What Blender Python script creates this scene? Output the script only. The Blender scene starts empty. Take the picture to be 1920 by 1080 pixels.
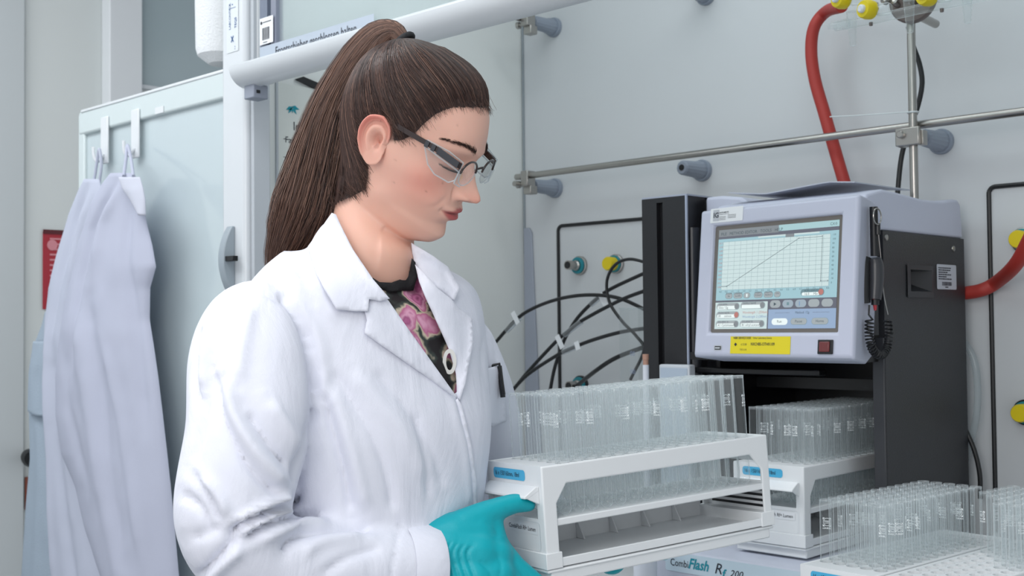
import bpy, bmesh, math, random
import numpy as np
from mathutils import Vector, Matrix, Euler, noise
from mathutils.bvhtree import BVHTree
random.seed(7); np.random.seed(7)
S = bpy.context.scene
COL = S.collection

# ------------------------------------------------------------------ camera
FPX = 2189.0
CAM = Vector((0, 0, 1.33))
def _cam_axes(yaw=44.0, pitch=1.7, roll=0.010):
    a = math.radians(yaw); p = math.radians(pitch)
    f0 = Vector((-math.sin(a), math.cos(a), 0)); r = Vector((math.cos(a), math.sin(a), 0)); up = Vector((0, 0, 1))
    f = f0*math.cos(p) + up*math.sin(p); u = up*math.cos(p) - f0*math.sin(p)
    return r*math.cos(roll) - u*math.sin(roll), u*math.cos(roll) + r*math.sin(roll), f
CR, CU, CF = _cam_axes()
cd = bpy.data.cameras.new('camera'); cam = bpy.data.objects.new('camera', cd); COL.objects.link(cam)
M = Matrix((CR, CU, -CF)).transposed().to_4x4(); M.translation = CAM
cam.matrix_world = M
cd.sensor_width = 36.0; cd.lens = FPX/1920*36.0; cd.clip_start = 0.05
cd.dof.use_dof = True; cd.dof.focus_distance = 1.42; cd.dof.aperture_fstop = 11.0
S.camera = cam

# ------------------------------------------------------------------ world, lamps, exposure
w = bpy.data.worlds.new('world'); S.world = w; w.use_nodes = True
w.node_tree.nodes['Background'].inputs[0].default_value = (0.93, 0.955, 1.0, 1)
w.node_tree.nodes['Background'].inputs[1].default_value = 0.72
S.view_settings.view_transform = 'Standard'; S.view_settings.look = 'None'
S.view_settings.exposure = 0.0; S.view_settings.gamma = 1.0
S.view_settings.use_curve_mapping = False
def area_light(name, loc, target, size, power, col=(1, 1, 1), size_y=None):
    l = bpy.data.lights.new(name, 'AREA'); l.energy = power; l.color = col
    l.shape = 'RECTANGLE'; l.size = size; l.size_y = size_y or size
    o = bpy.data.objects.new(name, l); COL.objects.link(o); o.location = loc
    o.rotation_euler = (Vector(target) - Vector(loc)).to_track_quat('-Z', 'Y').to_euler()
    return o
area_light('ceiling_lamp', (-0.9, 0.2, 2.75), (-0.9, 0.25, 0), 2.0, 19, (0.96, 0.98, 1.0), 0.9)
area_light('ceiling_lamp', (-2.6, 0.2, 2.75), (-2.6, 0.25, 0), 1.2, 22, (0.96, 0.98, 1.0), 0.9)
area_light('photo_softbox', (-0.25, -0.60, 1.85), (-1.0, 1.1, 1.30), 0.9, 12, (1.0, 0.975, 0.95), 0.9)
area_light('hood_lamp', (-1.2, 1.62, 2.5), (-1.25, 1.75, 0.9), 1.1, 3.2, (0.95, 0.99, 1.0), 0.25)

# ------------------------------------------------------------------ points from the camera calibration
def ray(px, py): return CF + CR*((px-960)/FPX) - CU*((py-540)/FPX)
def at(px, py, d): return CAM + ray(px, py)*d
def on(px, py, axis, v):
    r = ray(px, py); return CAM + r*((v-CAM[axis])/r[axis])
def X_(px, py, v): return on(px, py, 0, v)
def Y_(px, py, v): return on(px, py, 1, v)
def Z_(px, py, v): return on(px, py, 2, v)

# ------------------------------------------------------------------ materials
def lin(h):
    if isinstance(h, str):
        h = h.lstrip('#'); c = [int(h[i:i+2], 16)/255 for i in (0, 2, 4)]
    else: c = [v/255 for v in h]
    return tuple((v/12.92 if v <= 0.04045 else ((v+0.055)/1.055)**2.4) for v in c) + (1,)
MATS = {}
def mat(name, color, rough=0.5, metal=0.0, bump=0.0, bscale=60, var=0.0, spec=0.5, coat=0.0, sss=0.0, stretch=None):
    if name in MATS: return MATS[name]
    m = bpy.data.materials.new(name); m.use_nodes = True; nt = m.node_tree
    b = nt.nodes['Principled BSDF']
    c = lin(color); b.inputs['Base Color'].default_value = c
    b.inputs['Roughness'].default_value = rough; b.inputs['Metallic'].default_value = metal
    b.inputs['Specular IOR Level'].default_value = spec
    b.inputs['Coat Weight'].default_value = coat
    if sss:
        b.inputs['Subsurface Weight'].default_value = sss
        b.inputs['Subsurface Radius'].default_value = (1.0, 0.35, 0.2); b.inputs['Subsurface Scale'].default_value = 0.006
    tc = nt.nodes.new('ShaderNodeTexCoord'); mp = nt.nodes.new('ShaderNodeMapping')
    nt.links.new(tc.outputs['Object'], mp.inputs[0])
    if stretch: mp.inputs['Scale'].default_value = stretch
    n = nt.nodes.new('ShaderNodeTexNoise'); n.inputs['Scale'].default_value = bscale; n.inputs['Detail'].default_value = 4
    nt.links.new(mp.outputs[0], n.inputs['Vector'])
    if bump:
        bp = nt.nodes.new('ShaderNodeBump'); bp.inputs['Strength'].default_value = bump; bp.inputs['Distance'].default_value = 0.002
        nt.links.new(n.outputs['Fac'], bp.inputs['Height']); nt.links.new(bp.outputs[0], b.inputs['Normal'])
    if var:
        n2 = nt.nodes.new('ShaderNodeTexNoise'); n2.inputs['Scale'].default_value = 3.0; n2.inputs['Detail'].default_value = 3
        nt.links.new(mp.outputs[0], n2.inputs['Vector'])
        mx = nt.nodes.new('ShaderNodeMixRGB'); mx.inputs[1].default_value = tuple(v*(1-var) for v in c[:3])+(1,)
        mx.inputs[2].default_value = tuple(min(1, v*(1+var)) for v in c[:3])+(1,)
        nt.links.new(n2.outputs['Fac'], mx.inputs[0]); nt.links.new(mx.outputs[0], b.inputs['Base Color'])
    MATS[name] = m; return m
def glass(name, tint=(1, 1, 1), ior=1.5, painted_haze=0.0, rough=0.02, edge=0.0):
    """thin-walled glass: fresnel mirror over clear transmission, white diffuse painted in for reflected light"""
    if name in MATS: return MATS[name]
    m = bpy.data.materials.new(name); m.use_nodes = True; nt = m.node_tree; nt.nodes.clear()
    out = nt.nodes.new('ShaderNodeOutputMaterial'); tr = nt.nodes.new('ShaderNodeBsdfTransparent')
    gl = nt.nodes.new('ShaderNodeBsdfGlossy'); gl.inputs['Roughness'].default_value = rough
    tr.inputs[0].default_value = tuple(tint)+(1,)
    f0 = ((ior-1)/(ior+1))**2
    fw = nt.nodes.new('ShaderNodeLayerWeight'); fw.inputs[0].default_value = 0.5
    pw = nt.nodes.new('ShaderNodeMath'); pw.operation = 'POWER'; nt.links.new(fw.outputs['Facing'], pw.inputs[0]); pw.inputs[1].default_value = 5.0
    fr = nt.nodes.new('ShaderNodeMath'); fr.operation = 'MULTIPLY_ADD'; nt.links.new(pw.outputs[0], fr.inputs[0]); fr.inputs[1].default_value = 0.75; fr.inputs[2].default_value = f0
    mx = nt.nodes.new('ShaderNodeMixShader'); nt.links.new(fr.outputs[0], mx.inputs[0])
    nt.links.new(tr.outputs[0], mx.inputs[1]); nt.links.new(gl.outputs[0], mx.inputs[2])
    last = mx
    if painted_haze or edge:  # white diffuse imitates sheen of many glass layers, painted stronger at grazing edges
        df = nt.nodes.new('ShaderNodeBsdfTranslucent'); df.inputs[0].default_value = (0.9, 0.95, 0.97, 1)
        d2 = nt.nodes.new('ShaderNodeBsdfDiffuse'); d2.inputs[0].default_value = (0.9, 0.95, 0.97, 1)
        ad = nt.nodes.new('ShaderNodeMixShader'); ad.inputs[0].default_value = 0.5
        nt.links.new(df.outputs[0], ad.inputs[1]); nt.links.new(d2.outputs[0], ad.inputs[2])
        lw = nt.nodes.new('ShaderNodeMath'); lw.operation = 'POWER'; nt.links.new(fw.outputs['Facing'], lw.inputs[0]); lw.inputs[1].default_value = 3.2
        ma = nt.nodes.new('ShaderNodeMath'); ma.operation = 'MULTIPLY_ADD'; ma.use_clamp = True
        nt.links.new(lw.outputs[0], ma.inputs[0]); ma.inputs[1].default_value = edge; ma.inputs[2].default_value = painted_haze
        m2 = nt.nodes.new('ShaderNodeMixShader'); nt.links.new(ma.outputs[0], m2.inputs[0])
        nt.links.new(mx.outputs[0], m2.inputs[1]); nt.links.new(ad.outputs[0], m2.inputs[2]); last = m2
    nt.links.new(last.outputs[0], out.inputs[0]); MATS[name] = m; return m
def emis(name, color, strength=1.0, rough=0.25):
    if name in MATS: return MATS[name]
    m = bpy.data.materials.new(name); m.use_nodes = True; b = m.node_tree.nodes['Principled BSDF']
    b.inputs['Base Color'].default_value = (0.02, 0.02, 0.02, 1); b.inputs['Roughness'].default_value = rough
    b.inputs['Emission Color'].default_value = lin(color); b.inputs['Emission Strength'].default_value = strength
    MATS[name] = m; return m

WHITE = mat('white_lacquer', '#dfe3e6', 0.35, bump=0.02)
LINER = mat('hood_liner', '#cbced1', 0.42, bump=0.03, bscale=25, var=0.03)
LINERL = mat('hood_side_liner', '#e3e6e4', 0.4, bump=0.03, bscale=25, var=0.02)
ALU = mat('white_aluminium', '#d5dade', 0.3, metal=0.0, coat=0.3)
STEEL = mat('steel', '#a9a6a2', 0.28, metal=1.0, bump=0.05, bscale=200, var=0.1)
PLA = mat('rack_plastic', '#e6e9eb', 0.45, bump=0.02, bscale=120)
PLA2 = mat('rack_plastic_grey', '#c9ced2', 0.5)
KNOB = mat('grey_blue_plastic', '#8f98a6', 0.5, bump=0.05, bscale=90)
BLK = mat('black_plastic', '#17181b', 0.4)
BLKM = mat('black_powder_coat', '#26272b', 0.42, bump=0.25, bscale=420)
HOUS = mat('lilac_grey_housing', '#c2c6d7', 0.4, bump=0.03, bscale=150)
RUB = mat('red_rubber', '#a8332c', 0.55, bump=0.1, bscale=80, var=0.08)
YEL = mat('yellow_plastic', '#dfc80f', 0.4)
TEAL = mat('teal_ring', '#1d8391', 0.45, bump=0.1)
TGLASS = glass('tube_glass', (0.99, 0.995, 0.995), 1.40, painted_haze=0.042, edge=0.95)
CGLASS = glass('clear_glass', (0.96, 0.975, 0.975), 1.5, painted_haze=0.05, edge=0.75)
MARK = mat('white_print', '#f4f7f8', 0.6)
INK = mat('dark_ink', '#2b2f3a', 0.6)
TEALI = mat('teal_ink', '#0f8fa0', 0.6)
BLUEL = mat('blue_label', '#4db2dc', 0.5)
PAPER = mat('paper_label', '#e6e9ec', 0.6)

# ------------------------------------------------------------------ object helpers
def link(name, me, m=None, parent=None, smooth=None):
    o = bpy.data.objects.new(name, me); COL.objects.link(o)
    if m is not None:
        if isinstance(m, (list, tuple)):
            for q in m: me.materials.append(q)
        else: me.materials.append(m)
    if parent is not None: o.parent = parent
    if smooth is not None:
        if smooth >= 180: me.polygons.foreach_set('use_smooth', [True]*len(me.polygons))
        else: me.polygons.foreach_set('use_smooth', [True]*len(me.polygons)); me.set_sharp_from_angle(angle=math.radians(smooth))
    return o
def obj(name, bm, m=None, parent=None, smooth=35, bevel=0, seg=2):
    bmesh.ops.recalc_face_normals(bm, faces=bm.faces[:])
    me = bpy.data.meshes.new(name); bm.to_mesh(me); bm.free()
    o = link(name, me, m, parent, smooth)
    if bevel:
        b = o.modifiers.new('bevel', 'BEVEL'); b.width = bevel; b.segments = seg; b.limit_method = 'ANGLE'; b.angle_limit = math.radians(40)
    return o
def tag(o, label, cat, group=None, kind=None):
    if label: o['label'] = label
    if cat: o['category'] = cat
    if group: o['group'] = group
    if kind: o['kind'] = kind
    return o
def thing(name, label, cat, loc=(0, 0, 0), rot=None, group=None, mw=None):
    o = bpy.data.objects.new(name, None); COL.objects.link(o); o.empty_display_size = 0.02
    if mw is not None: o.matrix_world = mw
    else:
        o.location = loc
        if rot: o.rotation_euler = rot
    return tag(o, label, cat, group)
def struct(name, bm, m, **k):
    o = obj(name, bm, m, **k); o['kind'] = 'structure'; return o
def box(bm, a, b):
    x0, y0, z0 = [min(p, q) for p, q in zip(a, b)]; x1, y1, z1 = [max(p, q) for p, q in zip(a, b)]
    v = [bm.verts.new(p) for p in ((x0,y0,z0),(x1,y0,z0),(x1,y1,z0),(x0,y1,z0),(x0,y0,z1),(x1,y0,z1),(x1,y1,z1),(x0,y1,z1))]
    for f in ((0,3,2,1),(4,5,6,7),(0,1,5,4),(1,2,6,5),(2,3,7,6),(3,0,4,7)): bm.faces.new([v[i] for i in f])
    return v
def boxm(a, b):
    bm = bmesh.new(); box(bm, a, b); return bm
def prism(bm, poly, d, closed=True):
    """poly: list of Vectors (planar), d: extrusion vector"""
    d = Vector(d); a = [bm.verts.new(Vector(p)) for p in poly]; b = [bm.verts.new(Vector(p)+d) for p in poly]
    n = len(poly); bm.faces.new(a[::-1]); bm.faces.new(b)
    for i in range(n): bm.faces.new([a[i], a[(i+1) % n], b[(i+1) % n], b[i]])
def frame_of(d):
    d = d.normalized(); u = Vector((0, 0, 1)) if abs(d.z) < 0.9 else Vector((1, 0, 0))
    a = d.cross(u).normalized(); return a, d.cross(a).normalized()
def lathe(bm, base, axis, prof, n=24, cap=(True, True)):
    """prof: list of (radius, distance along axis)"""
    base = Vector(base); axis = Vector(axis).normalized(); a, b = frame_of(axis); rings = []
    for r, h in prof:
        rings.append([bm.verts.new(base+axis*h+(a*math.cos(t)+b*math.sin(t))*r) for t in [2*math.pi*i/n for i in range(n)]])
    for q in range(len(rings)-1):
        for i in range(n): bm.faces.new([rings[q][i], rings[q][(i+1) % n], rings[q+1][(i+1) % n], rings[q+1][i]])
    if cap[0]: bm.faces.new(rings[0][::-1])
    if cap[1]: bm.faces.new(rings[-1])
def spline(pts, k=8):
    P = [Vector(p) for p in pts]
    if len(P) == 2: return [P[0].lerp(P[1], i/k) for i in range(k+1)]
    Q = [P[0]*2-P[1]] + P + [P[-1]*2-P[-2]]; out = []
    for i in range(1, len(Q)-2):
        p0, p1, p2, p3 = Q[i-1:i+3]
        for j in range(k):
            t = j/k
            out.append(0.5*((2*p1)+(p2-p0)*t+(2*p0-5*p1+4*p2-p3)*t*t+(3*p1-p0-3*p2+p3)*t**3))
    out.append(P[-1]); return out
def tube(bm, pts, r, n=12, k=8, smooth=True, caps=True):
    P = spline(pts, k) if smooth else [Vector(p) for p in pts]
    m = len(P); rs = [r]*m if not callable(r) else [r(i/(m-1)) for i in range(m)]
    a, b = frame_of(P[1]-P[0]); rings = []
    for i in range(m):
        t = (P[min(i+1, m-1)]-P[max(i-1, 0)]).normalized()
        a = (a - t*a.dot(t)).normalized(); b = t.cross(a)
        rings.append([bm.verts.new(P[i]+(a*math.cos(q)+b*math.sin(q))*rs[i]) for q in [2*math.pi*j/n for j in range(n)]])
    for q in range(m-1):
        for i in range(n): bm.faces.new([rings[q][i], rings[q][(i+1) % n], rings[q+1][(i+1) % n], rings[q+1][i]])
    if caps: bm.faces.new(rings[0][::-1]); bm.faces.new(rings[-1])
def tubem(*a, **k):
    bm = bmesh.new(); tube(bm, *a, **k); return bm
def lathem(*a, **k):
    bm = bmesh.new(); lathe(bm, *a, **k); return bm
def poly3(bm, pts):
    return bm.faces.new([bm.verts.new(Vector(p)) for p in pts])
_tc = {}
def text_bm(bm, body, size, M4, align='LEFT', sx=1.0, shear=0.0, bold=0.0, mi=0):
    """flat lettering in the XY plane of M4"""
    key = (body, align, shear, bold)
    if key not in _tc:
        c = bpy.data.curves.new('t', 'FONT'); c.body = body; c.size = 1; c.align_x = align; c.align_y = 'CENTER'; c.shear = shear; c.offset = bold; c.resolution_u = 2
        o = bpy.data.objects.new('t', c); COL.objects.link(o)
        dg = bpy.context.evaluated_depsgraph_get(); me = bpy.data.meshes.new_from_object(o.evaluated_get(dg))
        V = [v.co.copy() for v in me.vertices]; Fc = [list(p.vertices) for p in me.polygons]
        bpy.data.objects.remove(o); bpy.data.curves.remove(c); bpy.data.meshes.remove(me); _tc[key] = (V, Fc)
    V, Fc = _tc[key]; vs = [bm.verts.new(M4 @ Vector((v.x*size*sx, v.y*size, 0))) for v in V]
    for f in Fc:
        try: bm.faces.new([vs[i] for i in f]).material_index = mi
        except ValueError: pass
def plane_frame(o, x, y):
    """matrix whose X,Y lie in a surface and Z points out of it"""
    x = Vector(x).normalized(); z = x.cross(Vector(y)).normalized(); y = z.cross(x)
    m = Matrix((x, y, z)).transposed().to_4x4(); m.translation = Vector(o); return m
def rrect(w, h, r, n=5):
    p = []
    for cx, cy, a0 in ((w-r, h-r, 0), (r, h-r, 90), (r, r, 180), (w-r, r, 270)):
        for i in range(n+1):
            t = math.radians(a0+90*i/n); p.append((cx+r*math.cos(t), cy+r*math.sin(t)))
    return p
def flat(bm, M4, pts, z=0.0, mi=0):
    f = bm.faces.new([bm.verts.new(M4 @ Vector((p[0], p[1], z))) for p in pts]); f.material_index = mi; return f
def rect(x, y, w, h): return [(x, y), (x+w, y), (x+w, y+h), (x, y+h)]
def shift(p, x, y): return [(a+x, b+y) for a, b in p]
def copy_tree(o, parent=None):
    c = o.copy(); COL.objects.link(c)
    if parent is not None: c.parent = parent
    for ch in list(o.children): copy_tree(ch, c)
    return c
def obj_nr(name, bm, m, parent=None, smooth=None):
    me = bpy.data.meshes.new(name); bm.to_mesh(me); bm.free(); return link(name, me, m, parent, smooth)
S.cycles.transparent_max_bounces = 64; S.cycles.max_bounces = 14; S.cycles.glossy_bounces = 5; S.cycles.transmission_bounces = 8
# ================================================================== room and fume cupboard shell
WB = 2.10; XL = -1.985
FLOOR = mat('grey_floor', '#8d9296', 0.4, bump=0.05, var=0.05)
struct('floor', boxm((-4.2, -1.5, -0.05), (1.6, 3.2, 0)), FLOOR)
struct('ceiling', boxm((-4.2, -1.5, 2.8), (1.6, 3.2, 2.85)), WHITE)
struct('wall_back', boxm((XL, WB, 0.80), (0.6, WB+0.04, 2.55)), LINER)
struct('wall_left', boxm((XL-0.012, 1.32, 0.80), (XL, WB+0.04, 2.55)), LINERL)
struct('wall_right', boxm((0.55, 1.32, 0.8535), (0.57, WB, 2.55)), LINERL)
struct('ceiling', boxm((XL, 1.34, 2.55), (0.6, WB+0.04, 2.58)), WHITE)   # roof of the cupboard
# worktop of the cupboard and its base cupboard
tag(obj('worktop', boxm((XL+0.10, 1.18, 0.80), (0.6, WB, 0.8535)), mat('worktop_ceramic', '#c9cdd0', 0.3), bevel=0.003),
    'pale ceramic worktop on the floor of the fume cupboard, under the racks', 'worktop')
bc = obj('base_cabinet', boxm((XL+0.10, 1.25, 0.0), (0.6, WB, 0.80)), WHITE, bevel=0.004)
tag(bc, 'white base cabinet carrying the fume cupboard worktop', 'cabinet')
# joint line of the liner and the lower baffle fin at the corner
bm = bmesh.new(); a = Y_(985, 428, WB); b = Y_(1012, 735, WB)
prism(bm, [Vector((XL+0.004, WB, a.z)), Vector((Y_(994, 428, WB).x, WB, a.z)), Vector((Y_(999, 436, WB).x, WB, a.z-0.012)), Vector((b.x, WB, b.z)), Vector((Y_(1022, 900, WB).x, WB, 0.86)), Vector((XL+0.004, WB, 0.86))], (0, -0.006, 0))
struct('trim_1', bm, mat('fin_shade_grey', '#9fa5b2', 0.5), bevel=0.002)  # darker grey puts the shade of the baffle side into the colour
bm = bmesh.new(); tube(bm, [(XL+0.004, WB-0.002, 1.5), (XL+0.004, WB-0.002, 2.42)], 0.003, smooth=False, n=6)
struct('trim_2', bm, mat('joint_grey', '#8e969c', 0.6))
# front post of the cupboard (white profile)
PY = 1.25
post = thing('cupboard_post', 'tall white front post of the fume cupboard with a blue printed strip', 'post', (-1.96, PY, 0))
x0 = Y_(415, 400, PY).x; x1 = Y_(459, 400, PY).x
obj('post_profile', boxm((x0+1.96, 0, 0), (x1+1.96, 0.045, 2.6)), ALU, post, bevel=0.010, seg=4)
obj('guide_rail', boxm((x1+1.96+0.002, 0.012, 0), (x1+1.96+0.012, 0.05, 2.6)), mat('rail_grey', '#b7bdc3', 0.35), post, bevel=0.002)
x2 = Y_(487, 60, 1.29).x
obj('inner_profile', boxm((x1+1.96+0.014, 0.02, 1.80-0.0), (x2+1.96, 0.06, 2.6)), ALU, post, bevel=0.003)
# printed strip on the post
M4 = plane_frame((Y_(425, 101, PY-0.001)), (1, 0, 0), (0, 0, 1))
sw = (Y_(447, 50, PY)-Y_(425, 50, PY)).x; sh = 0.115
st = obj_nr('print_strip', (lambda b: (flat(b, M4, rrect(sw, 0.30, 0.002)), b)[1])(bmesh.new()), mat('strip_white', '#d9dfe4', 0.4)); st.parent = post; st.location = -post.location
bm = bmesh.new()
BLUI = mat('blue_ink', '#2f5d96', 0.6)
Mr = M4 @ Matrix.Translation((sw*0.30, 0.045, 0.0006)) @ Matrix.Rotation(math.pi/2, 4, 'Z')
text_bm(bm, 'LABCONTROL', 0.0085, Mr, sx=0.95)
Mr = M4 @ Matrix.Translation((sw*0.78, 0.045, 0.0006)) @ Matrix.Rotation(math.pi/2, 4, 'Z')
text_bm(bm, 'TEQS', 0.009, Mr, bold=0.01)
for s in (-1, 1):
    M5 = M4 @ Matrix.Translation((sw*0.5, 0.0255, 0.0006)) @ Matrix.Rotation(s*0.6, 4, 'Z')
    flat(bm, M5, rect(-0.0012, -0.007, 0.0024, 0.014), mi=0)
for q in (0.004, 0.0085):
    flat(bm, M4, shift(rrect(0.002, 0.002, 0.0009), sw*0.7, q), 0.0006)
for q in range(2):
    flat(bm, M4, rect(sw*0.25+q*0.009, 0.092, 0.004, 0.002), 0.0006)
flat(bm, M4, rect(sw*0.2, 0.086, sw*0.6, 0.0008), 0.0006)
o = obj_nr('printing', bm, BLUI, st)
# lever handle on the post
hp = thing('sash_lever', 'grey lever handle with black catch on the white front post', 'handle', Y_(436, 487, PY-0.002))
bm = bmesh.new(); pr = []
for i in range(13):
    t = i/12; pr.append((t*0.13-0.065, 0.004+0.020*math.sin(math.pi*t)**0.8))
top = [(-0.014, -y, z) for z, y in pr]
prism(bm, [Vector((-0.014, 0.002, -0.065))]+[Vector(p) for p in top]+[Vector((-0.014, 0.002, 0.065))], (0.02, 0, 0))
obj('lever', bm, mat('lever_grey', '#98a3ab', 0.35), hp, bevel=0.002)
obj('catch', boxm((0.005, -0.020, -0.004), (0.032, -0.008, 0.006)), BLK, hp, bevel=0.001)

# ---- sash: grip bar, glass, strip with German lettering
SY = 1.22
SXO = Y_(437, 150, SY-0.02).x-XL
sash = thing('sliding_sash', 'raised front sash of the fume cupboard with a rounded white grip bar', 'sash', (XL, SY, 1.80))
bm = bmesh.new(); prof = []
zt = Y_(437, 124, SY-0.03).z-1.80; zb = Y_(462, 165, SY).z-1.80
for i in range(11):
    t = math.pi/2*i/10; prof.append((-0.030+0.040*(1-math.cos(t)), zt+(zb-zt)*math.sin(t)**1.0))
prof = [(-0.026, zt+0.004)] + prof + [(0.012, zb), (0.012, zt+0.004)]
prism(bm, [Vector((SXO, y, z)) for y, z in prof], (2.4, 0, 0))
obj('grip_bar', bm, ALU, sash, bevel=0.0015)
obj('lower_frame', boxm((SXO+0.02, 0.022, zb+0.02), (2.5, 0.036, zt+0.002)), ALU, sash)
gx = Y_(489, 60, SY+0.02).x-XL+0.02
obj('glass_pane', boxm((gx-0.02, 0.026, zt), (2.5, 0.030, 0.74)), glass('sash_glass', (0.90, 0.955, 0.95), 1.3, painted_haze=0.28), sash)
obj('glass_edge_bar', boxm((gx-0.02, 0.018, zt), (gx+0.004, 0.034, 0.74)), mat('bar_dark', '#6d7688', 0.35), sash)
obj('glass_edge_bar', boxm((gx+0.016, 0.018, zt), (gx+0.032, 0.034, 0.74)), mat('bar_dark2', '#7f8494', 0.35), sash)
# lettering strip
Ms = plane_frame((gx-0.018, 0.0165, zt+0.011), (1, 0, 0), (0, 0, 1))
bm = bmesh.new(); flat(bm, Ms, rect(0, 0, 0.335, 0.028)); so = obj_nr('notice_strip', bm, mat('strip_grey', '#aeb9c6', 0.5), sash)
bm = bmesh.new(); text_bm(bm, 'Frontschieber geschlossen halten', 0.0235, Ms @ Matrix.Translation((0.05, 0.0115, 0.0008)), sx=0.76)
obj_nr('lettering', bm, INK, so)
# barcode sticker
Mb = plane_frame((gx-0.016, 0.0150, zt+0.042), (1, 0, 0), (0, 0, 1))
bm = bmesh.new(); flat(bm, Mb, rect(0, 0, 0.043, 0.050)); bo = obj_nr('barcode_sticker', bm, PAPER, sash)
bm = bmesh.new(); x = 0.009
for q in range(14):
    wq = random.choice((0.0007, 0.0012)); flat(bm, Mb, rect(x, 0.008, wq, 0.023), 0.0006); x += wq+0.0008
flat(bm, Mb, shift(rrect(0.006, 0.006, 0.0029), 0.003, 0.038), 0.0006); flat(bm, Mb, rect(0.011, 0.0405, 0.026, 0.0013), 0.0006)
flat(bm, Mb, rect(0.011, 0.003, 0.014, 0.0012), 0.0006)
obj_nr('barcode', bm, INK, bo)
# small grey stop under the grip bar
sp = Y_(475, 173, SY+0.005)
st2 = obj('sash_stop', boxm((-0.016, -0.010, -0.013), (0.016, 0.022, 0.013)), mat('stop_grey', '#8d94a2', 0.5), bevel=0.002)
st2.location = sp; tag(st2, 'small grey stop block under the left end of the white grip bar', 'stop block')
bm = boxm((0.0162, -0.004, -0.004), (0.0168, 0.004, 0.002)); obj('slot', bm, BLK, st2)
# strips of the inner side wall seen left of the woman
for i, (xa, wd) in enumerate(((466, 0.008), (489, 0.006), (517, 0.005))):
    pa = X_(xa, 350, XL+0.001); struct('trim_%d' % (3+i), boxm((XL, pa.y, 0.9), (XL+0.004, pa.y+wd, 2.4)), mat('rail_grey', '#b7bdc3', 0.35))
# instruction sheet taped to inner side wall
A = X_(519, 182, XL+0.003); B = X_(600, 182, XL+0.003); Cc = X_(519, 500, XL+0.003)
sheet = bmesh.new(); Mw = plane_frame((XL+0.003, A.y, Cc.z), (0, 1, 0), (0, 0, 1))
flat(sheet, Mw, rect(0, 0, 0.30, A.z-Cc.z+0.03)); sh_ = obj_nr('instruction_sheet', sheet, mat('sheet_paper', '#d8dcd8', 0.6))
tag(sh_, 'pale instruction sheet with a teal emblem on the cupboard side wall behind her hair', 'paper')
def emblem(bm, M4, s, mi=0):
    for a in (-1.25, -0.62, 0.0, 0.62, 1.25):
        m5 = M4 @ Matrix.Rotation(-a, 4, 'Z'); L_ = 1.0 if abs(a) > 0.3 else 0.75
        flat(bm, m5, [(0.0, -0.12*s), (0.17*s*L_, -0.5*s*L_), (0.0, -1.0*s*L_), (-0.17*s*L_, -0.5*s*L_)] if abs(a) < 0.7 else
             [(0.0, 0.10*s), (0.30*s, -0.28*s), (0.12*s, -0.98*s), (-0.16*s, -0.45*s)], 0.0, mi)
def rel(px, py):
    p = X_(px, py, XL+0.003); return p.y-A.y, p.z-Cc.z
bm = bmesh.new(); ex, ez = rel(548, 206)
emblem(bm, Mw @ Matrix.Translation((ex, ez+0.006, 0.0008)), 0.018)
obj_nr('emblem', bm, TEALI, sh_)
bm = bmesh.new()
ex, ez = rel(549, 237); text_bm(bm, 'Instructions', 0.026, Mw @ Matrix.Translation((ex, ez, 0.0008)), sx=0.9)
ex, ez = rel(534, 262); text_bm(bm, 'Fair wear only', 0.018, Mw @ Matrix.Translation((ex, ez, 0.0008)))
flat(bm, Mw, rect(ex-0.004, ez+0.001, 0.06, 0.0012), 0.0009)
ex, ez = rel(534, 296); text_bm(bm, 'use gloves', 0.018, Mw @ Matrix.Translation((ex, ez, 0.0008)))
flat(bm, Mw, rect(ex-0.004, ez+0.001, 0.06, 0.0012), 0.0009)
obj_nr('printing', bm, INK, sh_)
p = X_(575, 155, XL+0.003)
bm = bmesh.new(); pts = [X_(a, b, XL+0.002) for a, b in ((552, 149), (567, 144), (640, 175), (640, 190), (585, 165))]
prism(bm, pts, (0.004, 0, 0)); tag(obj('dark_clip', bm, BLK), 'black slanted strip on the side wall under the grip bar', 'strip')

# ---- steel lattice rods, clamps and grey rod holders on the liner
def holder(px, py, kind, label, hole=False):
    p = Y_(px, py, WB); t = thing('rod_holder', label, 'rod holder', p, group=None)
    bm = bmesh.new(); lathe(bm, (0, 0, 0), (0, -1, 0), [(0.0235, 0), (0.0240, 0.006), (0.0225, 0.010)], 28); obj('wall_flange', bm, KNOB, t)
    bm = bmesh.new(); n = 30; prof = [(0.0185, 0.010), (0.0190, 0.022), (0.0165, 0.030), (0.0150, 0.074), (0.0120, 0.078)]
    rings = []
    for r, h in prof:
        rings.append([bm.verts.new((r*(1+0.05*(i % 2))*math.cos(2*math.pi*i/n), -h, r*(1+0.05*(i % 2))*math.sin(2*math.pi*i/n))) for i in range(n)])
    for q in range(len(rings)-1):
        for i in range(n): bm.faces.new([rings[q][i], rings[q][(i+1) % n], rings[q+1][(i+1) % n], rings[q+1][i]])
    bm.faces.new(rings[0][::-1]); bm.faces.new(rings[-1]); obj('gripping_body', bm, KNOB, t, smooth=20)
    if hole:
        bm = bmesh.new(); lathe(bm, (0, -0.0782, 0), (0, -1, 0), [(0.0065, 0), (0.0065, 0.001)], 18); obj('rod_hole', bm, BLK, t)
    else:
        bm = bmesh.new(); lathe(bm, (0, -0.07, 0), (0, -1, 0), [(0.0062, 0), (0.0062, 0.075)], 16); obj('rod_stub', bm, STEEL, t)
    return t
holder(1040, 52, 0, 'grey rod holder high on the wall, beside the white grip bar')
h2 = holder(1042, 353, 0, 'grey rod holder on the wall, at the left end of the long steel rod')
holder(1318, 320, 0, 'empty grey rod holder with a dark hole, under the long steel rod', True)
holder(1766, 266, 0, 'grey rod holder behind the vertical steel rod')
holder(1325, -10, 0, 'grey rod holder cut off by the top edge of the photo')
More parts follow.
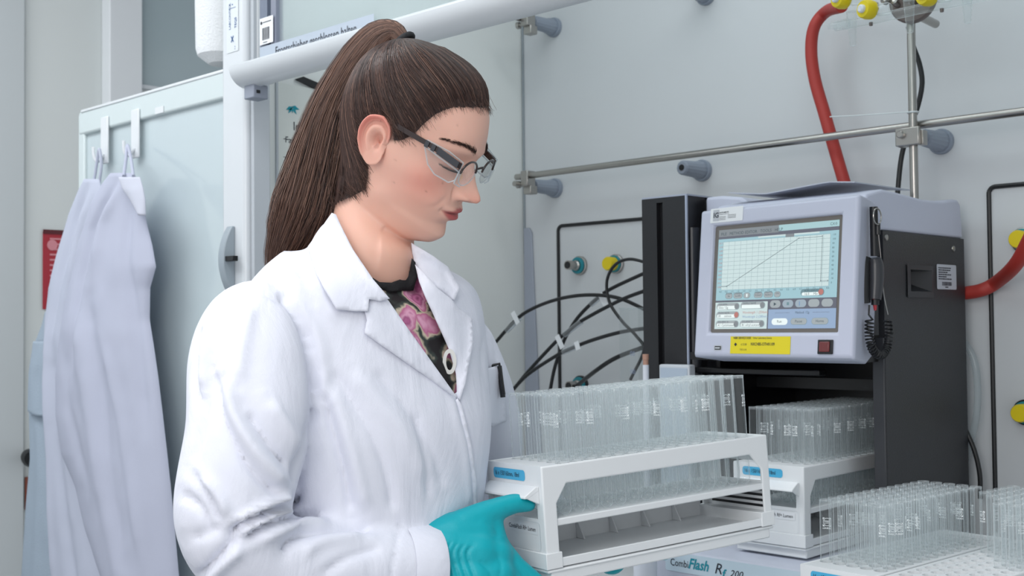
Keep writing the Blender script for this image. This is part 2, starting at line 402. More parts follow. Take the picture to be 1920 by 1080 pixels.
RY = 1.985; zr = 1.673
def clamp(px, py, label, extra=0.0):
    p = Y_(px, py, RY); t = thing('boss_clamp', label, 'clamp', p)
    bm = bmesh.new(); box(bm, (-0.011, -0.014, -0.012), (0.011, 0.014, 0.024)); obj('clamp_block', bm, STEEL, t, bevel=0.002)
    bm = bmesh.new(); box(bm, (-0.012, -0.004, -0.030), (0.012, 0.020, -0.010)); obj('clamp_jaw', bm, STEEL, t, bevel=0.002)
    bm = bmesh.new(); lathe(bm, (-0.011, -0.002, -0.006), (-1, -0.2, 0), [(0.0045, 0), (0.0045, 0.012), (0.0085, 0.012), (0.0085, 0.019), (0.004, 0.021)], 16); obj('clamp_screw', bm, STEEL, t)
    return t
clamp(990, 340, 'steel clamp joining the long horizontal rod to its left holder')
clamp(990, 40, 'steel clamp at the upper left holder, touching the grip bar')
t = thing('lattice_rod', 'long horizontal steel rod running across the back wall', 'rod', (-1.9, RY-0.0, zr))
bm = bmesh.new(); lathe(bm, (0, 0, 0), (1, 0, 0), [(0.0066, 0), (0.0074, 0.001), (0.0074, 1.9), (0.0066, 1.901)], 20); obj('rod_shaft', bm, STEEL, t)
RV = RY-0.018
a = Y_(1711, 190, RV)
tr = thing('lattice_rod', 'vertical steel rod rising behind the instrument', 'rod', (a.x, RV, 1.20))
bm = bmesh.new(); lathe(bm, (0, 0, 0), (0, 0, 1), [(0.0074, 0), (0.0074, 1.2)], 20); obj('rod_shaft', bm, STEEL, tr)
# cross clamp
p = Y_(1706, 257, RV-0.004); t = thing('boss_clamp', 'steel cross clamp where the vertical rod meets the horizontal rod', 'clamp', p)
obj('clamp_block', boxm((-0.022, -0.012, -0.016), (0.022, -0.0035, 0.016)), STEEL, t, bevel=0.002)
obj('clamp_jaw', boxm((-0.022, -0.0035, -0.016), (-0.004, 0.014, 0.006)), STEEL, t, bevel=0.001)
obj('clamp_jaw', boxm((0.014, -0.0035, -0.016), (0.026, 0.014, 0.010)), STEEL, t, bevel=0.001)
bm = bmesh.new(); lathe(bm, (-0.010, -0.012, 0.004), (0, -1, 0), [(0.0065, 0), (0.0068, 0.006), (0.005, 0.008)], 16); obj('clamp_screw', bm, STEEL, t)

# ---- black gasket outlines of the service panels
def outline(pts, label):
    bm = bmesh.new()
    for a, b in zip(pts[:-1], pts[1:]): tube(bm, [a, b], 0.0042, n=8, smooth=False)
    return tag(obj('gasket_seam', bm, BLK), label, 'gasket')
za = Y_(1047, 424, WB-0.001)
def rounded(x, z, x2_, zb_, r=0.012):
    pts = [Vector((x, WB-0.002, zb_))]
    for i in range(7):
        t = math.pi-math.pi/2*i/6; pts.append(Vector((x+r+r*math.cos(t), WB-0.002, z-r+r*math.sin(t))))
    pts.append(Vector((x2_, WB-0.002, z))); return pts
outline(rounded(za.x, za.z, za.x+0.62, 0.95), 'black rubber seam around the service panel left of the instrument')
zb2 = Y_(1854, 351, WB-0.001)
outline(rounded(zb2.x, zb2.z, zb2.x+0.6, 0.95), 'black rubber seam around the service panel at the right edge')
# ---- gas taps
def tap(px, py, label, yellow=True, black=False):
    p = Y_(px, py, WB); t = thing('gas_tap', label, 'tap', p)
    bm = bmesh.new(); lathe(bm, (0, 0, 0), (0, -1, 0), [(0.0225, 0), (0.0225, 0.006), (0.018, 0.008)], 28); obj('base_ring', bm, BLK if black else STEEL, t)
    bm = bmesh.new(); lathe(bm, (0, -0.008, 0), (0, -1, 0), [(0.0195, 0), (0.0195, 0.004), (0.013, 0.005)], 28); obj('colour_ring', bm, TEAL, t)
    if yellow:
        bm = bmesh.new(); lathe(bm, (0, -0.012, 0), (0, -1, 0), [(0.0155, 0), (0.0160, 0.020), (0.0140, 0.024)], 28); obj('turning_knob', bm, YEL, t)
    else:
        bm = bmesh.new(); lathe(bm, (0, -0.012, 0), (0, -1, 0), [(0.0125, 0), (0.0125, 0.006), (0.009, 0.009), (0.009, 0.018), (0.011, 0.020), (0.011, 0.034)], 24); obj('nozzle', bm, STEEL, t)
        bm = bmesh.new(); lathe(bm, (0, -0.046, 0), (0, -1, 0), [(0.0085, 0), (0.0085, 0.001)], 18); obj('bore', bm, BLK, t)
    return t
tap(1088, 498, 'gas tap with a bare steel nozzle and teal ring', False)
tap(1156, 495, 'yellow gas tap with a teal ring beside the bare nozzle')
tap(1090, 722, 'gas tap low on the panel, just showing above the held tubes', False, True)
tap(1921, 450, 'upper yellow gas tap at the right edge, behind the red hose', True)
tap(1925, 773, 'lower yellow gas tap with a black ring at the right edge', True, True)

# ---- left side: neighbouring glass screen, wall, door, window, sign
XW = -3.2
def ws(px): 
    return X_(px, 400, XW).y
struct('wall_left', boxm((XW-0.1, -1.5, 0), (XW, 3.2, 2.8)), mat('wall_paint', '#d9dedd', 0.6, bump=0.03, var=0.02))
struct('door_1', boxm((XW, -0.2, 0), (XW+0.018, ws(41), 2.6)), mat('door_grey', '#c6ccce', 0.45), bevel=0.003)
struct('trim_6', boxm((XW, ws(190), 0), (XW+0.05, ws(252), 2.8)), mat('pillar_white', '#dfe3e6', 0.5), bevel=0.004)
wf = struct('window_1', boxm((XW, ws(254), 1.0), (XW+0.02, 2.9, 1.03)), ALU)
zlo = X_(262, 160, XW).z
wp = obj('glass_pane', boxm((XW+0.004, ws(262), zlo), (XW+0.010, 2.9, 2.75)), mat('green_glass', '#a3b3b8', 0.12, coat=0.4), wf)
obj('window_frame', boxm((XW+0.0, ws(252), zlo-0.012), (XW+0.022, 2.9, zlo)), ALU, wf, bevel=0.002)
obj('window_frame', boxm((XW+0.0, ws(252)-0.002, zlo-0.01), (XW+0.022, ws(252)+0.012, 2.75)), mat('bar_dark', '#6d7688'), wf, bevel=0.002)
p = X_(255, 130, XW+0.03); hg = obj('hinge', boxm((0, -0.009, -0.022), (0.012, 0.012, 0.022)), mat('stop_grey', '#8d94a2'), wf, bevel=0.002); hg.location = p
# red notice
a = X_(80, 434, XW+0.004); b = X_(128, 580, XW+0.004)
bm = bmesh.new(); Mq = plane_frame((XW+0.004, a.y, b.z), (0, 1, 0), (0, 0, 1)); W_ = 0.22; H_ = a.z-b.z
flat(bm, Mq, rect(0, 0, W_, H_)); rs = obj_nr('notice_sign', bm, mat('notice_red', '#ad2f3d', 0.45)); tag(rs, 'red notice with pale lettering on the far wall behind the hanging coats', 'sign')
bm = bmesh.new()
for q in range(11):
    y = H_*0.90-q*H_*0.068; flat(bm, Mq, rect(0.02, y, 0.05+0.10*random.random(), H_*0.022), 0.001)
flat(bm, Mq, shift(rrect(0.03, 0.03, 0.0149), 0.012, H_*0.76), 0.0015)
obj_nr('lettering', bm, mat('pink_print', '#d98f98', 0.6), rs)
bm = bmesh.new(); flat(bm, Mq, rect(0, H_-0.006, W_, 0.012), 0.002); obj_nr('dark_edge', bm, mat('dark_red', '#5b2028'), rs)
# black round door handle
p = X_(52, 855, XW+0.018); t = thing('door_handle', 'black round door knob at the left edge, beside the pale coat', 'door handle', p)
bm = bmesh.new(); lathe(bm, (0, 0, 0), (1, -0.25, 0), [(0.012, 0), (0.012, 0.02), (0.022, 0.024), (0.025, 0.055), (0.020, 0.070)], 24); obj('knob', bm, BLK, t)
p = X_(49, 925, XW+0.004)
o = obj('lock_plate', boxm((0, -0.005, -0.045), (0.006, 0.02, 0.045)), mat('copper_brown', '#8b4a3a', 0.4), bevel=0.002); o.location = p; tag(o, 'small red-brown plate on the wall below the black knob', 'plate')

# glass screen carrying the coats
GY = 1.27; xa = Y_(148, 208, GY).x; xb = x0-0.003
zt_ = Y_(415, 135, GY).z; zm = Y_(415, 187, GY).z
scr = thing('glass_screen', 'pale green glass screen with a white top rail, coats hanging on it', 'screen', (xa, GY, 0))
Wd = xb-xa
obj('glass_pane', boxm((0.012, 0.006, 0.05), (Wd, 0.014, zm)), mat('pale_green_glass', '#c3d0d4', 0.15, coat=0.5), scr)
bm = bmesh.new(); box(bm, (0.006, -0.004, zm), (Wd, 0.022, zt_)); obj('top_rail', bm, mat('rail_white', '#cfdadb', 0.35), scr, bevel=0.006, seg=3)
obj('rail_cap', boxm((0.02, -0.006, zt_-0.004), (Wd, 0.024, zt_+0.003)), WHITE, scr, bevel=0.002)
obj('side_frame', boxm((0, -0.002, 0), (0.030, 0.020, zt_-0.004)), mat('rail_white', '#cfdadb', 0.35), scr, bevel=0.004)
for px_, py_, w_ in ((303, 207, 0.035),):
    q = Y_(px_, py_, GY); o = obj('adhesive_tape', boxm((-w_/2, -0.006, -0.007), (w_/2, -0.0045, 0.007)), WHITE, scr); o.location = (q.x-xa, 0, q.z)
for i, (px_, lab) in enumerate(((397, 'left'), (512, 'right'))):
    q = Y_(px_/2, (520 if i == 0 else 495)/2, GY-0.004)
    hk = thing('coat_hook', ['white adhesive hook nearer the left edge of the glass screen', 'white adhesive hook right of the other hook on the glass screen'][i], 'hook', q)
    obj('back_plate', boxm((-0.017, -0.005, -0.058), (0.017, 0, 0.050)), WHITE, hk, bevel=0.003)
    bm = tubem([(-0.0, -0.005, -0.036), (-0.004, -0.012, -0.050), (-0.009, -0.018, -0.052), (-0.013, -0.022, -0.040), (-0.014, -0.023, -0.020)], 0.0036, n=10); obj('hook_arm', bm, WHITE, hk)

# paper towel roll
q = at(418, -20, 2.45)
tw = thing('towel_roll', 'white embossed paper roll hanging at the top left of the front post', 'paper roll', (q.x, q.y, q.z))
TOW = mat('embossed_paper', '#e9ecee', 0.8, bump=0.9, bscale=260)
bm = bmesh.new(); zbot = at(418, 112, 2.45).z-q.z
prof = [(0.0, zbot-0.012), (0.030, zbot-0.011), (0.052, zbot+0.006), (0.056, zbot+0.02), (0.059, 0.1), (0.062, 0.25)]
lathe(bm, (0, 0, 0), (0, 0, 1), prof[1:], 40); obj('paper', bm, TOW, tw)
bm = bmesh.new(); lathe(bm, (0.028, 0, zbot-0.012), (0, 0, 1), [(0.013, -0.012), (0.016, 0.004)], 20); obj('holder_spindle', bm, mat('lever_grey', '#98a3ab'), tw)
# ================================================================== test tubes and racks
def bend(bm0, r):
    for v in bm0.verts:
        a = v.co.x/r; v.co = Vector((r*math.sin(a), -r*math.cos(a), v.co.y))
def mark_mesh():
    bm = bmesh.new(); I4 = Matrix.Identity(4); s = 0.0062; t = 0.00055
    for sx in (-1, 1):
        for sy in (-1, 1):
            flat(bm, I4, [(sx*s, sy*s), (sx*s, sy*(s-0.0030)), (sx*(s-t), sy*(s-0.0030)), (sx*(s-t), sy*s)])
            flat(bm, I4, [(sx*s, sy*s), (sx*(s-0.0030), sy*s), (sx*(s-0.0030), sy*(s-t)), (sx*s, sy*(s-t))])
            flat(bm, I4, [(sx*s, sy*s), (sx*(s-0.0026), sy*(s-0.0008)), (sx*(s-0.0008), sy*(s-0.0026))])
    n = 28; r0, r1 = 0.0050, 0.0056
    for i in range(n):
        a, b = 2*math.pi*i/n, 2*math.pi*(i+1)/n
        flat(bm, I4, [(r0*math.cos(a), r0*math.sin(a)), (r1*math.cos(a), r1*math.sin(a)), (r1*math.cos(b), r1*math.sin(b)), (r0*math.cos(b), r0*math.sin(b))])
    text_bm(bm, 'SCHOTT', 0.0027, Matrix.Translation((0, 0, 0)), align='CENTER', sx=0.82, bold=0.02)
    flat(bm, I4, rect(-0.0046, 0.0016, 0.0092, 0.0004)); flat(bm, I4, rect(-0.0046, -0.0020, 0.0092, 0.0004))
    text_bm(bm, 'DURAN', 0.0032, Matrix.Translation((0, -0.0088, 0)), align='CENTER', sx=1.15, bold=0.02)
    bend(bm, 0.00818); me = bpy.data.meshes.new('printed_logo'); bm.to_mesh(me); bm.free(); return me
def tube_mesh():
    bm = bmesh.new()
    prof = [(0.0003, 0), (0.0030, 0.0007), (0.0056, 0.0026), (0.0072, 0.0052), (0.0080, 0.0085), (0.0080, 0.146), (0.0083, 0.1485), (0.0086, 0.1496), (0.0082, 0.1502), (0.0073, 0.1494), (0.0070, 0.146)]
    lathe(bm, (0, 0, 0), (0, 0, 1), prof, 24, cap=(True, False))
    me = bpy.data.meshes.new('test_tube'); bm.to_mesh(me); bm.free()
    me.polygons.foreach_set('use_smooth', [True]*len(me.polygons)); return me
TM = tube_mesh(); TM.materials.append(TGLASS)
RIMG = glass('tube_rim_glass', (0.97, 0.98, 0.98), 1.6, painted_haze=0.12, edge=0.5); TM.materials.append(RIMG)
for p in TM.polygons:
    z = p.center.z
    if z > 0.1475 or z < 0.0035: p.material_index = 1
MM = mark_mesh(); MM.materials.append(MARK)
L_, W_, H_ = 0.381, 0.128, 0.1246; PX, PY_ = 0.0218, 0.0198; X0, Y0 = 0.0415, 0.0145; ZB = 0.0595
def plate_holes(bm, x0, y0, x1, y1, z0, z1, nx, ny, px, py, ox, oy, r, n=14):
    """slab with round through holes; cells tile from ox-px/2, oy-py/2"""
    def quadset(cx, cy, hx, hy):
        for z, up in ((z1, True), (z0, False)):
            out, inn = [], []
            for i in range(n):
                a = 2*math.pi*(i+0.5)/n; c, s = math.cos(a), math.sin(a); k = min(hx/abs(c) if c else 9, hy/abs(s) if s else 9)
                out.append(bm.verts.new((cx+c*k, cy+s*k, z))); inn.append(bm.verts.new((cx+c*r, cy+s*r, z)))
            for i in range(n):
                j = (i+1) % n; f = [out[i], out[j], inn[j], inn[i]]; bm.faces.new(f if up else f[::-1])
            if up: top = inn
            else:
                for i in range(n):
                    j = (i+1) % n; bm.faces.new([top[i], top[j], inn[j], inn[i]])
            # corner slivers
            for sx in (-1, 1):
                for sy in (-1, 1):
                    c = bm.verts.new((cx+sx*hx, cy+sy*hy, z)); best = sorted(out, key=lambda v: (v.co-c.co).length)[:2]
                    try: bm.faces.new([c, best[0], best[1]])
                    except ValueError: pass
    for i in range(nx):
        for j in range(ny): quadset(ox+i*px, oy+j*py, px/2, py/2)
    gx0, gx1, gy0, gy1 = ox-px/2, ox+(nx-0.5)*px, oy-py/2, oy+(ny-0.5)*py
    if gx0 > x0: box(bm, (x0, y0, z0), (gx0, y1, z1))
    if gx1 < x1: box(bm, (gx1, y0, z0), (x1, y1, z1))
    if gy0 > y0: box(bm, (gx0, y0, z0), (gx1, gy0, z1))
    if gy1 < y1: box(bm, (gx0, gy1, z0), (gx1, y1, z1))
def make_rack(mw, label, nx=15, ny=6, py=None, holes_only=False, Wr=None, name_label='CombiFlash Rf+ Lumen'):
    W = Wr or W_; py = py or PY_; L = L_; H = H_
    t = thing('tube_rack', label, 'test tube rack', mw=mw, group=None)
    T = 0.004
    bm = bmesh.new(); plate_holes(bm, T, T, L-T, W-T, H-0.0045, H-0.0008, nx, ny, PX, py, X0, (W-(ny-1)*py)/2, 0.0092)
    obj_nr('top_plate', bm, PLA, t)
    bm = bmesh.new(); box(bm, (T, 0.002, ZB-0.0095), (L-T, W-0.002, ZB-0.0006)); obj('lower_shelf', bm, PLA, t, bevel=0.0015)
    for s, y in ((0, 0.0), (1, W-T)):                        # long sides: beam, posts with gussets
        bm = bmesh.new()
        P = [(0, 0.018), (0, H-0.0), (L, H), (L, 0.018), (L-0.014, 0.018), (L-0.014, 0.078), (L-0.034, 0.1005), (0.036, 0.1005), (0.020, 0.078), (0.020, 0.018)]
        prism(bm, [Vector((a, y, b)) for a, b in P], (0, T, 0)); obj('side_frame', bm, PLA, t, bevel=0.0022, seg=3)
    for s, x in ((0, 0.0), (1, L-T)):                        # end walls with a grip opening
        bm = bmesh.new(); y0, y1 = T*0.6, W-T*0.6; a0, a1, z0, z1 = 0.014, W-0.030, 0.060, 0.088
        for q in (((x, y0, 0.018), (x+T, y1, z0)), ((x, y0, z1), (x+T, y1, H)), ((x, y0, z0), (x+T, a0, z1)), ((x, a1, z0), (x+T, y1, z1))):
            box(bm, *q)
        e = obj('end_wall', bm, PLA, t, smooth=30)
        sg = -1 if s == 0 else 1; xf = 0 if s == 0 else L
        bm = bmesh.new()
        P = [(xf, 0.100), (xf+sg*0.004, 0.1005), (xf+sg*0.021, 0.0905), (xf+sg*0.022, 0.0875), (xf+sg*0.017, 0.0870), (xf, 0.0945)]
        prism(bm, [Vector((a, 0.008, b)) for a, b in P], (0, W-0.020, 0))
        for yy in (0.0082, W-0.0152):
            prism(bm, [Vector((xf, yy, 0.100)), Vector((xf+sg*0.022, yy, 0.0895)), Vector((xf, yy, 0.078))], (0, 0.003, 0))
        if s == 0: obj('grip_lip', bm, PLA, t, bevel=0.001)
        else: bm.free()
    bm = bmesh.new()
    for q in (((-0.002, -0.002, 0), (0.022, W+0.002, 0.0195)), ((L-0.022, -0.002, 0), (L+0.002, W+0.002, 0.0195)),
              ((0.02, -0.0005, 0.001), (L-0.02, 0.0035, 0.0115)), ((0.02, W-0.0035, 0.001), (L-0.02, W+0.0005, 0.040)),
              ((0.004, 0.003, 0.001), (L-0.004, W-0.003, 0.0045))): box(bm, *q)
    for i in range(1, 6): prism(bm, [Vector((0.02+i*0.057, W-0.0035, 0.0045)), Vector((0.02+i*0.057, W-0.0035, 0.036)), Vector((0.02+i*0.057, W-0.022, 0.0045))], (0.0025, 0, 0))
    obj('base_frame', bm, PLA, t, bevel=0.0008)
    bm = bmesh.new(); box(bm, (0.006, 0.001, -0.0175), (L-0.006, W-0.001, -0.0005)); box(bm, (0.0, -0.001, -0.0050), (L, W+0.001, -0.0008)); obj('base_tray', bm, PLA2 if False else PLA, t, bevel=0.002)
    bm = bmesh.new()
    for k in range(4): box(bm, (L-0.0046, 0.012, 0.024+k*0.0075), (L-0.0040-0.0004, W-0.012, 0.0275+k*0.0075))
    obj('vent_slots', bm, BLK, t)
    # labels on the near end wall
    Me = plane_frame((-0.0004, W-0.006, 0), (0, -1, 0), (0, 0, 1))
    bm = bmesh.new(); flat(bm, Me, shift(rrect(0.073, 0.0135, 0.0045), 0.012, 0.1045)); lb = obj_nr('size_label', bm, BLUEL, t); lb['label'] = 'blue size label'
    bm = bmesh.new(); text_bm(bm, '16 x 150/160mm, 18ml', 0.0085, Me @ Matrix.Translation((0.0155, 0.1112, 0.0005)), sx=0.72); obj_nr('lettering', bm, INK, lb)
    bm = bmesh.new(); pr = rrect(0.096, 0.036, 0.005, 4); pi = rrect(0.0945, 0.0345, 0.0045, 4)
    pr = shift(pr, 0.016, 0.0205); pi = shift(pi, 0.01675, 0.02125)
    for i in range(len(pr)):
        j = (i+1) % len(pr); z = 0.0009
        bm.faces.new([bm.verts.new(Me @ Vector((*q, z))) for q in (pr[i], pr[j], pi[j], pi[i])])
    obj_nr('embossed_frame', bm, WHITE, t)
    bm = bmesh.new(); flat(bm, Me, shift(rrect(0.066, 0.0125, 0.002), 0.040, 0.0405)); lb = obj_nr('name_label', bm, PAPER, t)
    bm = bmesh.new(); text_bm(bm, name_label, 0.0078, Me @ Matrix.Translation((0.0415, 0.0465, 0.0005)), sx=0.82, shear=0.12); obj_nr('lettering', bm, INK, lb)
    return t
def rack_matrix(o, x, y, z):
    m = Matrix((x, y, z)).transposed().to_4x4(); m.translation = Vector(o); return m
TUBES = []
def place_tubes(mw, cells, W, ny, py, label, group, logo=True):
    for i, j in cells:
        o = bpy.data.objects.new('test_tube', TM); COL.objects.link(o)
        loc = Matrix.Translation((X0+i*PX, (W-(ny-1)*py)/2+j*py, ZB))
        a = random.uniform(0, 6.28)
        o.matrix_world = mw @ loc @ Matrix.Rotation(a, 4, 'Z'); tag(o, label, 'test tube', group)
        if logo and random.random() < 0.5:
            l = bpy.data.objects.new('printed_logo', MM); COL.objects.link(l); l.parent = o; l.location = (0, 0, 0.1175)
        TUBES.append(o)
# rack held by the woman (pose solved from the photograph's perspective)
xv = Vector((0.2252, 0.9734, 0.0424)).normalized(); yv = Vector((-0.9734, 0.2267, -0.0327)); zv = xv.cross(yv).normalized(); yv = zv.cross(xv)
HO = Vector((-0.95946980, 1.05089130, 1.03009638)); MH = rack_matrix(HO, xv, yv, zv)
make_rack(MH, 'pale plastic test tube rack full of empty tubes, held up in the teal gloved hand')
place_tubes(MH, [(i, j) for i in range(15) for j in range(6)], W_, 6, PY_, 'clear glass test tube standing in the rack held by the woman', 'tubes in the held rack')
# rack standing inside the instrument
MR = rack_matrix((-0.932, 1.607, 0.979), Vector((0, 1, 0)), Vector((-1, 0, 0)), Vector((0, 0, 1)))
make_rack(MR, 'pale plastic test tube rack standing inside the black instrument bay, under the screen')
place_tubes(MR, [(i, j) for i in range(15) for j in range(6)], W_, 6, PY_, 'clear glass test tube in the rack inside the black instrument bay', 'tubes in the instrument rack')
# racks on the worktop, bottom right
W2 = 0.1145
RA = math.radians(4.8); RX = Vector((math.sin(RA), math.cos(RA), 0)); RYv = Vector((-math.cos(RA), math.sin(RA), 0))
MF = rack_matrix((-0.7253, 1.4222, 0.871), RX, RYv, Vector((0, 0, 1)))
make_rack(MF, 'pale tube rack at the bottom of the photo, in front of the instrument', ny=5, py=0.0210, Wr=W2)
place_tubes(MF, [(i, j) for i in range(13) for j in range(5)], W2, 5, 0.0210, 'clear glass test tube in the nearest rack, in front of the black side panel', 'tubes in the front rack')
MG = rack_matrix((-0.7253+0.1200, 1.4222-0.0098, 0.871), RX, RYv, Vector((0, 0, 1)))
make_rack(MG, 'half filled pale tube rack in the bottom right corner of the photo', ny=5, py=0.0210, Wr=W2)
place_tubes(MG, [(i, j) for i in range(15) for j in range(5) if i >= (6, 6, 8, 9, 10)[j] and X0+i*PX < (0.33, 0.34, 0.36, 0.4, 0.4)[j]], W2, 5, 0.0210, 'clear glass test tube in the half filled rack at the right edge', 'tubes in the right rack')

# ================================================================== chromatography instrument
SX = -0.864
ins = thing('chromatography_instrument', 'black and lilac-grey flash chromatography instrument with a touch screen', 'instrument', (-1.10, 1.90, 0.90))
IO = Vector((-1.10, 1.90, 0.90))
def ip(p): return Vector(p)-IO
def ib(a, b): return boxm(ip(a), ip(b))
def iobj(name, bm, m, **k):
    return obj(name, bm, m, ins, **k)
# side panel with recessed grip
gy0, gy1 = Y_(1, 1, 1).y*0+1.832, 1.918; gz0, gz1 = 1.371, 1.413
bm = bmesh.new(); T = 0.010
for q in (((SX-T, 1.746, 0.856), (SX, 2.056, gz0)), ((SX-T, 1.746, gz1), (SX, 2.056, 1.471)), ((SX-T, 1.746, gz0), (SX, gy0, gz1)), ((SX-T, gy1, gz0), (SX, 2.056, gz1))): box(bm, ip(q[0]), ip(q[1]))
iobj('side_panel', bm, BLKM, smooth=30)
bm = bmesh.new()
fr = [(gy0-0.006, gz0-0.006), (gy1+0.006, gz0-0.006), (gy1+0.006, gz1+0.006), (gy0-0.006, gz1+0.006)]; inn = [(gy0+0.004, gz0+0.004), (gy1-0.002, gz0+0.004), (gy1-0.002, gz1-0.002), (gy0+0.004, gz1-0.002)]
dp = [(gy0+0.006, gz0+0.012), (gy1-0.030, gz0+0.020), (gy1-0.030, gz1-0.004), (gy0+0.006, gz1-0.004)]
R0 = [bm.verts.new(ip((SX+0.002, *p))) for p in fr]; R1 = [bm.verts.new(ip((SX+0.003, *p))) for p in inn]; R2 = [bm.verts.new(ip((SX-0.03, *p))) for p in dp]
for A_, B_ in ((R0, R1), (R1, R2)):
    for i in range(4): bm.faces.new([A_[i], A_[(i+1) % 4], B_[(i+1) % 4], B_[i]])
bm.faces.new(R2); iobj('recessed_grip', bm, mat('grip_black', '#2b2c30', 0.4), smooth=20)
iobj('inner_edge_strip', ib((SX-0.020, 1.742, 0.856), (SX-0.0005, 1.748, 1.30)), mat('edge_dark', '#3a3b3f', 0.35), bevel=0.001)
for y, z in ((1.757, 1.460), (2.010, 1.452)):
    bm = bmesh.new(); lathe(bm, ip((SX, y, z)), (1, 0, 0), [(0.0052, 0), (0.0048, 0.0018), (0.002, 0.0028)], 16); iobj('screw', bm, STEEL)
# rating plate
Mp = plane_frame(ip((SX+0.0008, 1.940, 1.380)), (0, 1, 0), (0, 0, 1))
bm = bmesh.new(); flat(bm, Mp, rrect(0.079, 0.043, 0.003)); rp = obj_nr('rating_plate', bm, mat('plate_silver', '#bfc3cc', 0.4), ins); rp['label'] = 'silver rating plate'
bm = bmesh.new()
for q in range(6):
    x = 0.006
    while x < 0.035+0.035*random.random():
        wq = random.uniform(0.003, 0.009); flat(bm, Mp, rect(x, 0.036-q*0.0038, wq, 0.0019), 0.0004); x += wq+0.0012
for q in range(18): flat(bm, Mp, rect(0.020+q*0.0022, 0.0065, random.choice((0.0009, 0.0014)), 0.0065), 0.0004)
flat(bm, Mp, rect(0.032, 0.003, 0.012, 0.0018), 0.0004)
obj_nr('printing', bm, INK, rp)
# inner bay: back, floor, roof
bay = bmesh.new(); box(bay, ip((-1.206, 2.040, 0.856)), ip((SX-T, 2.056, 1.30))); box(bay, ip((-1.206, 1.70, 1.262)), ip((SX-T, 2.05, 1.275)))
box(bay, ip((-1.206, 1.90, 1.205)), ip((SX-T, 1.915, 1.225))); box(bay, ip((-1.206, 1.78, 0.962)), ip((-1.198, 2.05, 1.27)))
iobj('inner_bay', bay, mat('bay_black', '#0c0c0e', 0.35))
iobj('crossbar', ib((-1.24, 1.752, 1.236), (SX-0.12, 1.775, 1.246)), BLK, bevel=0.002)
# black tower on the left
tw_ = bmesh.new(); TX0, TX1, GY0 = -1.340, -1.240, 1.740
za_ = 1.558
for a, b in (((TX0, GY0, 0.856), (-1.306, 1.90, za_)), ((-1.292, GY0, 0.856), (TX1, 1.80, za_)), ((-1.306, GY0+0.012, 0.856), (-1.292, 1.90, 1.549)), ((-1.306, GY0, 1.549), (-1.292, 1.9, za_)), ((TX0, 1.80, 0.856), (-1.22, 2.03, za_-0.004))): box(tw_, ip(a), ip(b))
iobj('tower', tw_, mat('tower_black', '#1d1e22', 0.38, bump=0.1, bscale=300))
iobj('tower_trim', ib((TX1-0.001, GY0-0.001, 0.856), (TX1+0.0022, GY0+0.003, za_)), mat('trim_silver', '#a9b2c6', 0.3))
iobj('tower_cap', ib((TX0, GY0, za_), (TX1+0.002, 1.90, za_+0.003)), mat('cap_lilac', '#a7adbd', 0.4))
bm = bmesh.new(); tube(bm, [ip((TX1-0.004, 1.765, 0.96)), ip((TX1-0.004, 1.765, 1.50))], 0.014, n=16, smooth=False); iobj('tower_column', bm, mat('tower_col', '#303238', 0.3))
# housing behind the monitor
bm = bmesh.new()
prof = [(1.692, 1.505), (1.692, 1.520), (1.700, 1.527), (1.752, 1.5375), (1.80, 1.5360), (1.90, 1.5310), (1.97, 1.5330), (2.02, 1.5400), (2.038, 1.5400), (2.047, 1.5310), (2.054, 1.4715), (1.692, 1.4715)]
prism(bm, [ip((-1.145, y, z)) for y, z in prof], (SX+1.145-0.0005, 0, 0)); iobj('housing', bm, HOUS, bevel=0.005, seg=3)
bm = bmesh.new(); prism(bm, [ip((x, 1.78, z)) for x, z in ((-1.225, 1.50), (-1.225, 1.556), (-1.19, 1.556), (-1.15, 1.5505), (-1.135, 1.542), (-1.13, 1.50))], (0, 0.25, 0)); iobj('housing_shoulder', bm, HOUS, bevel=0.006, seg=3)
# monitor pod (sloping front)
RM = Matrix(((0.9945, 0.1044, 0.0075), (-0.1046, 0.9893, 0.1013), (0.0031, -0.1015, 0.9948)))
MO = Vector((-1.1565, 1.6363, 1.2691)); Mm = RM.to_4x4(); Mm.translation = MO
Mi = Matrix.Translation(-IO) @ Mm
mw_, mh_ = 0.3131, 0.2503; sx_, sz_, sw_, sh2 = 0.0295, 0.0395, 0.2554, 0.1843
bm = bmesh.new()
def mp(x, y, z): return Mi @ Vector((x, y, z))
def ring(x0, z0, x1, z1, y): return [bm.verts.new(mp(*p)) for p in ((x0, y, z0), (x1, y, z0), (x1, y, z1), (x0, y, z1))]
def loft4(*rings):
    for A_, B_ in zip(rings[:-1], rings[1:]):
        for i in range(4): bm.faces.new([A_[i], A_[(i+1) % 4], B_[(i+1) % 4], B_[i]])
r0 = ring(sx_, sz_, sx_+sw_, sz_+sh2, 0.0); rI = ring(sx_+0.002, sz_+0.002, sx_+sw_-0.002, sz_+sh2-0.002, 0.007)
r1 = ring(0.004, 0.004, mw_-0.003, mh_-0.003, 0.0); r2 = ring(0.0, 0.0, mw_, mh_, 0.006); r3 = ring(0.006, -0.002, mw_-0.022, mh_+0.004, 0.07)
r4 = ring(0.02, 0.015, mw_-0.036, mh_+0.002, 0.11)
loft4(rI, r0, r1, r2, r3, r4); bm.faces.new(r4)
mon = iobj('monitor', bm, HOUS, bevel=0.004, seg=3)
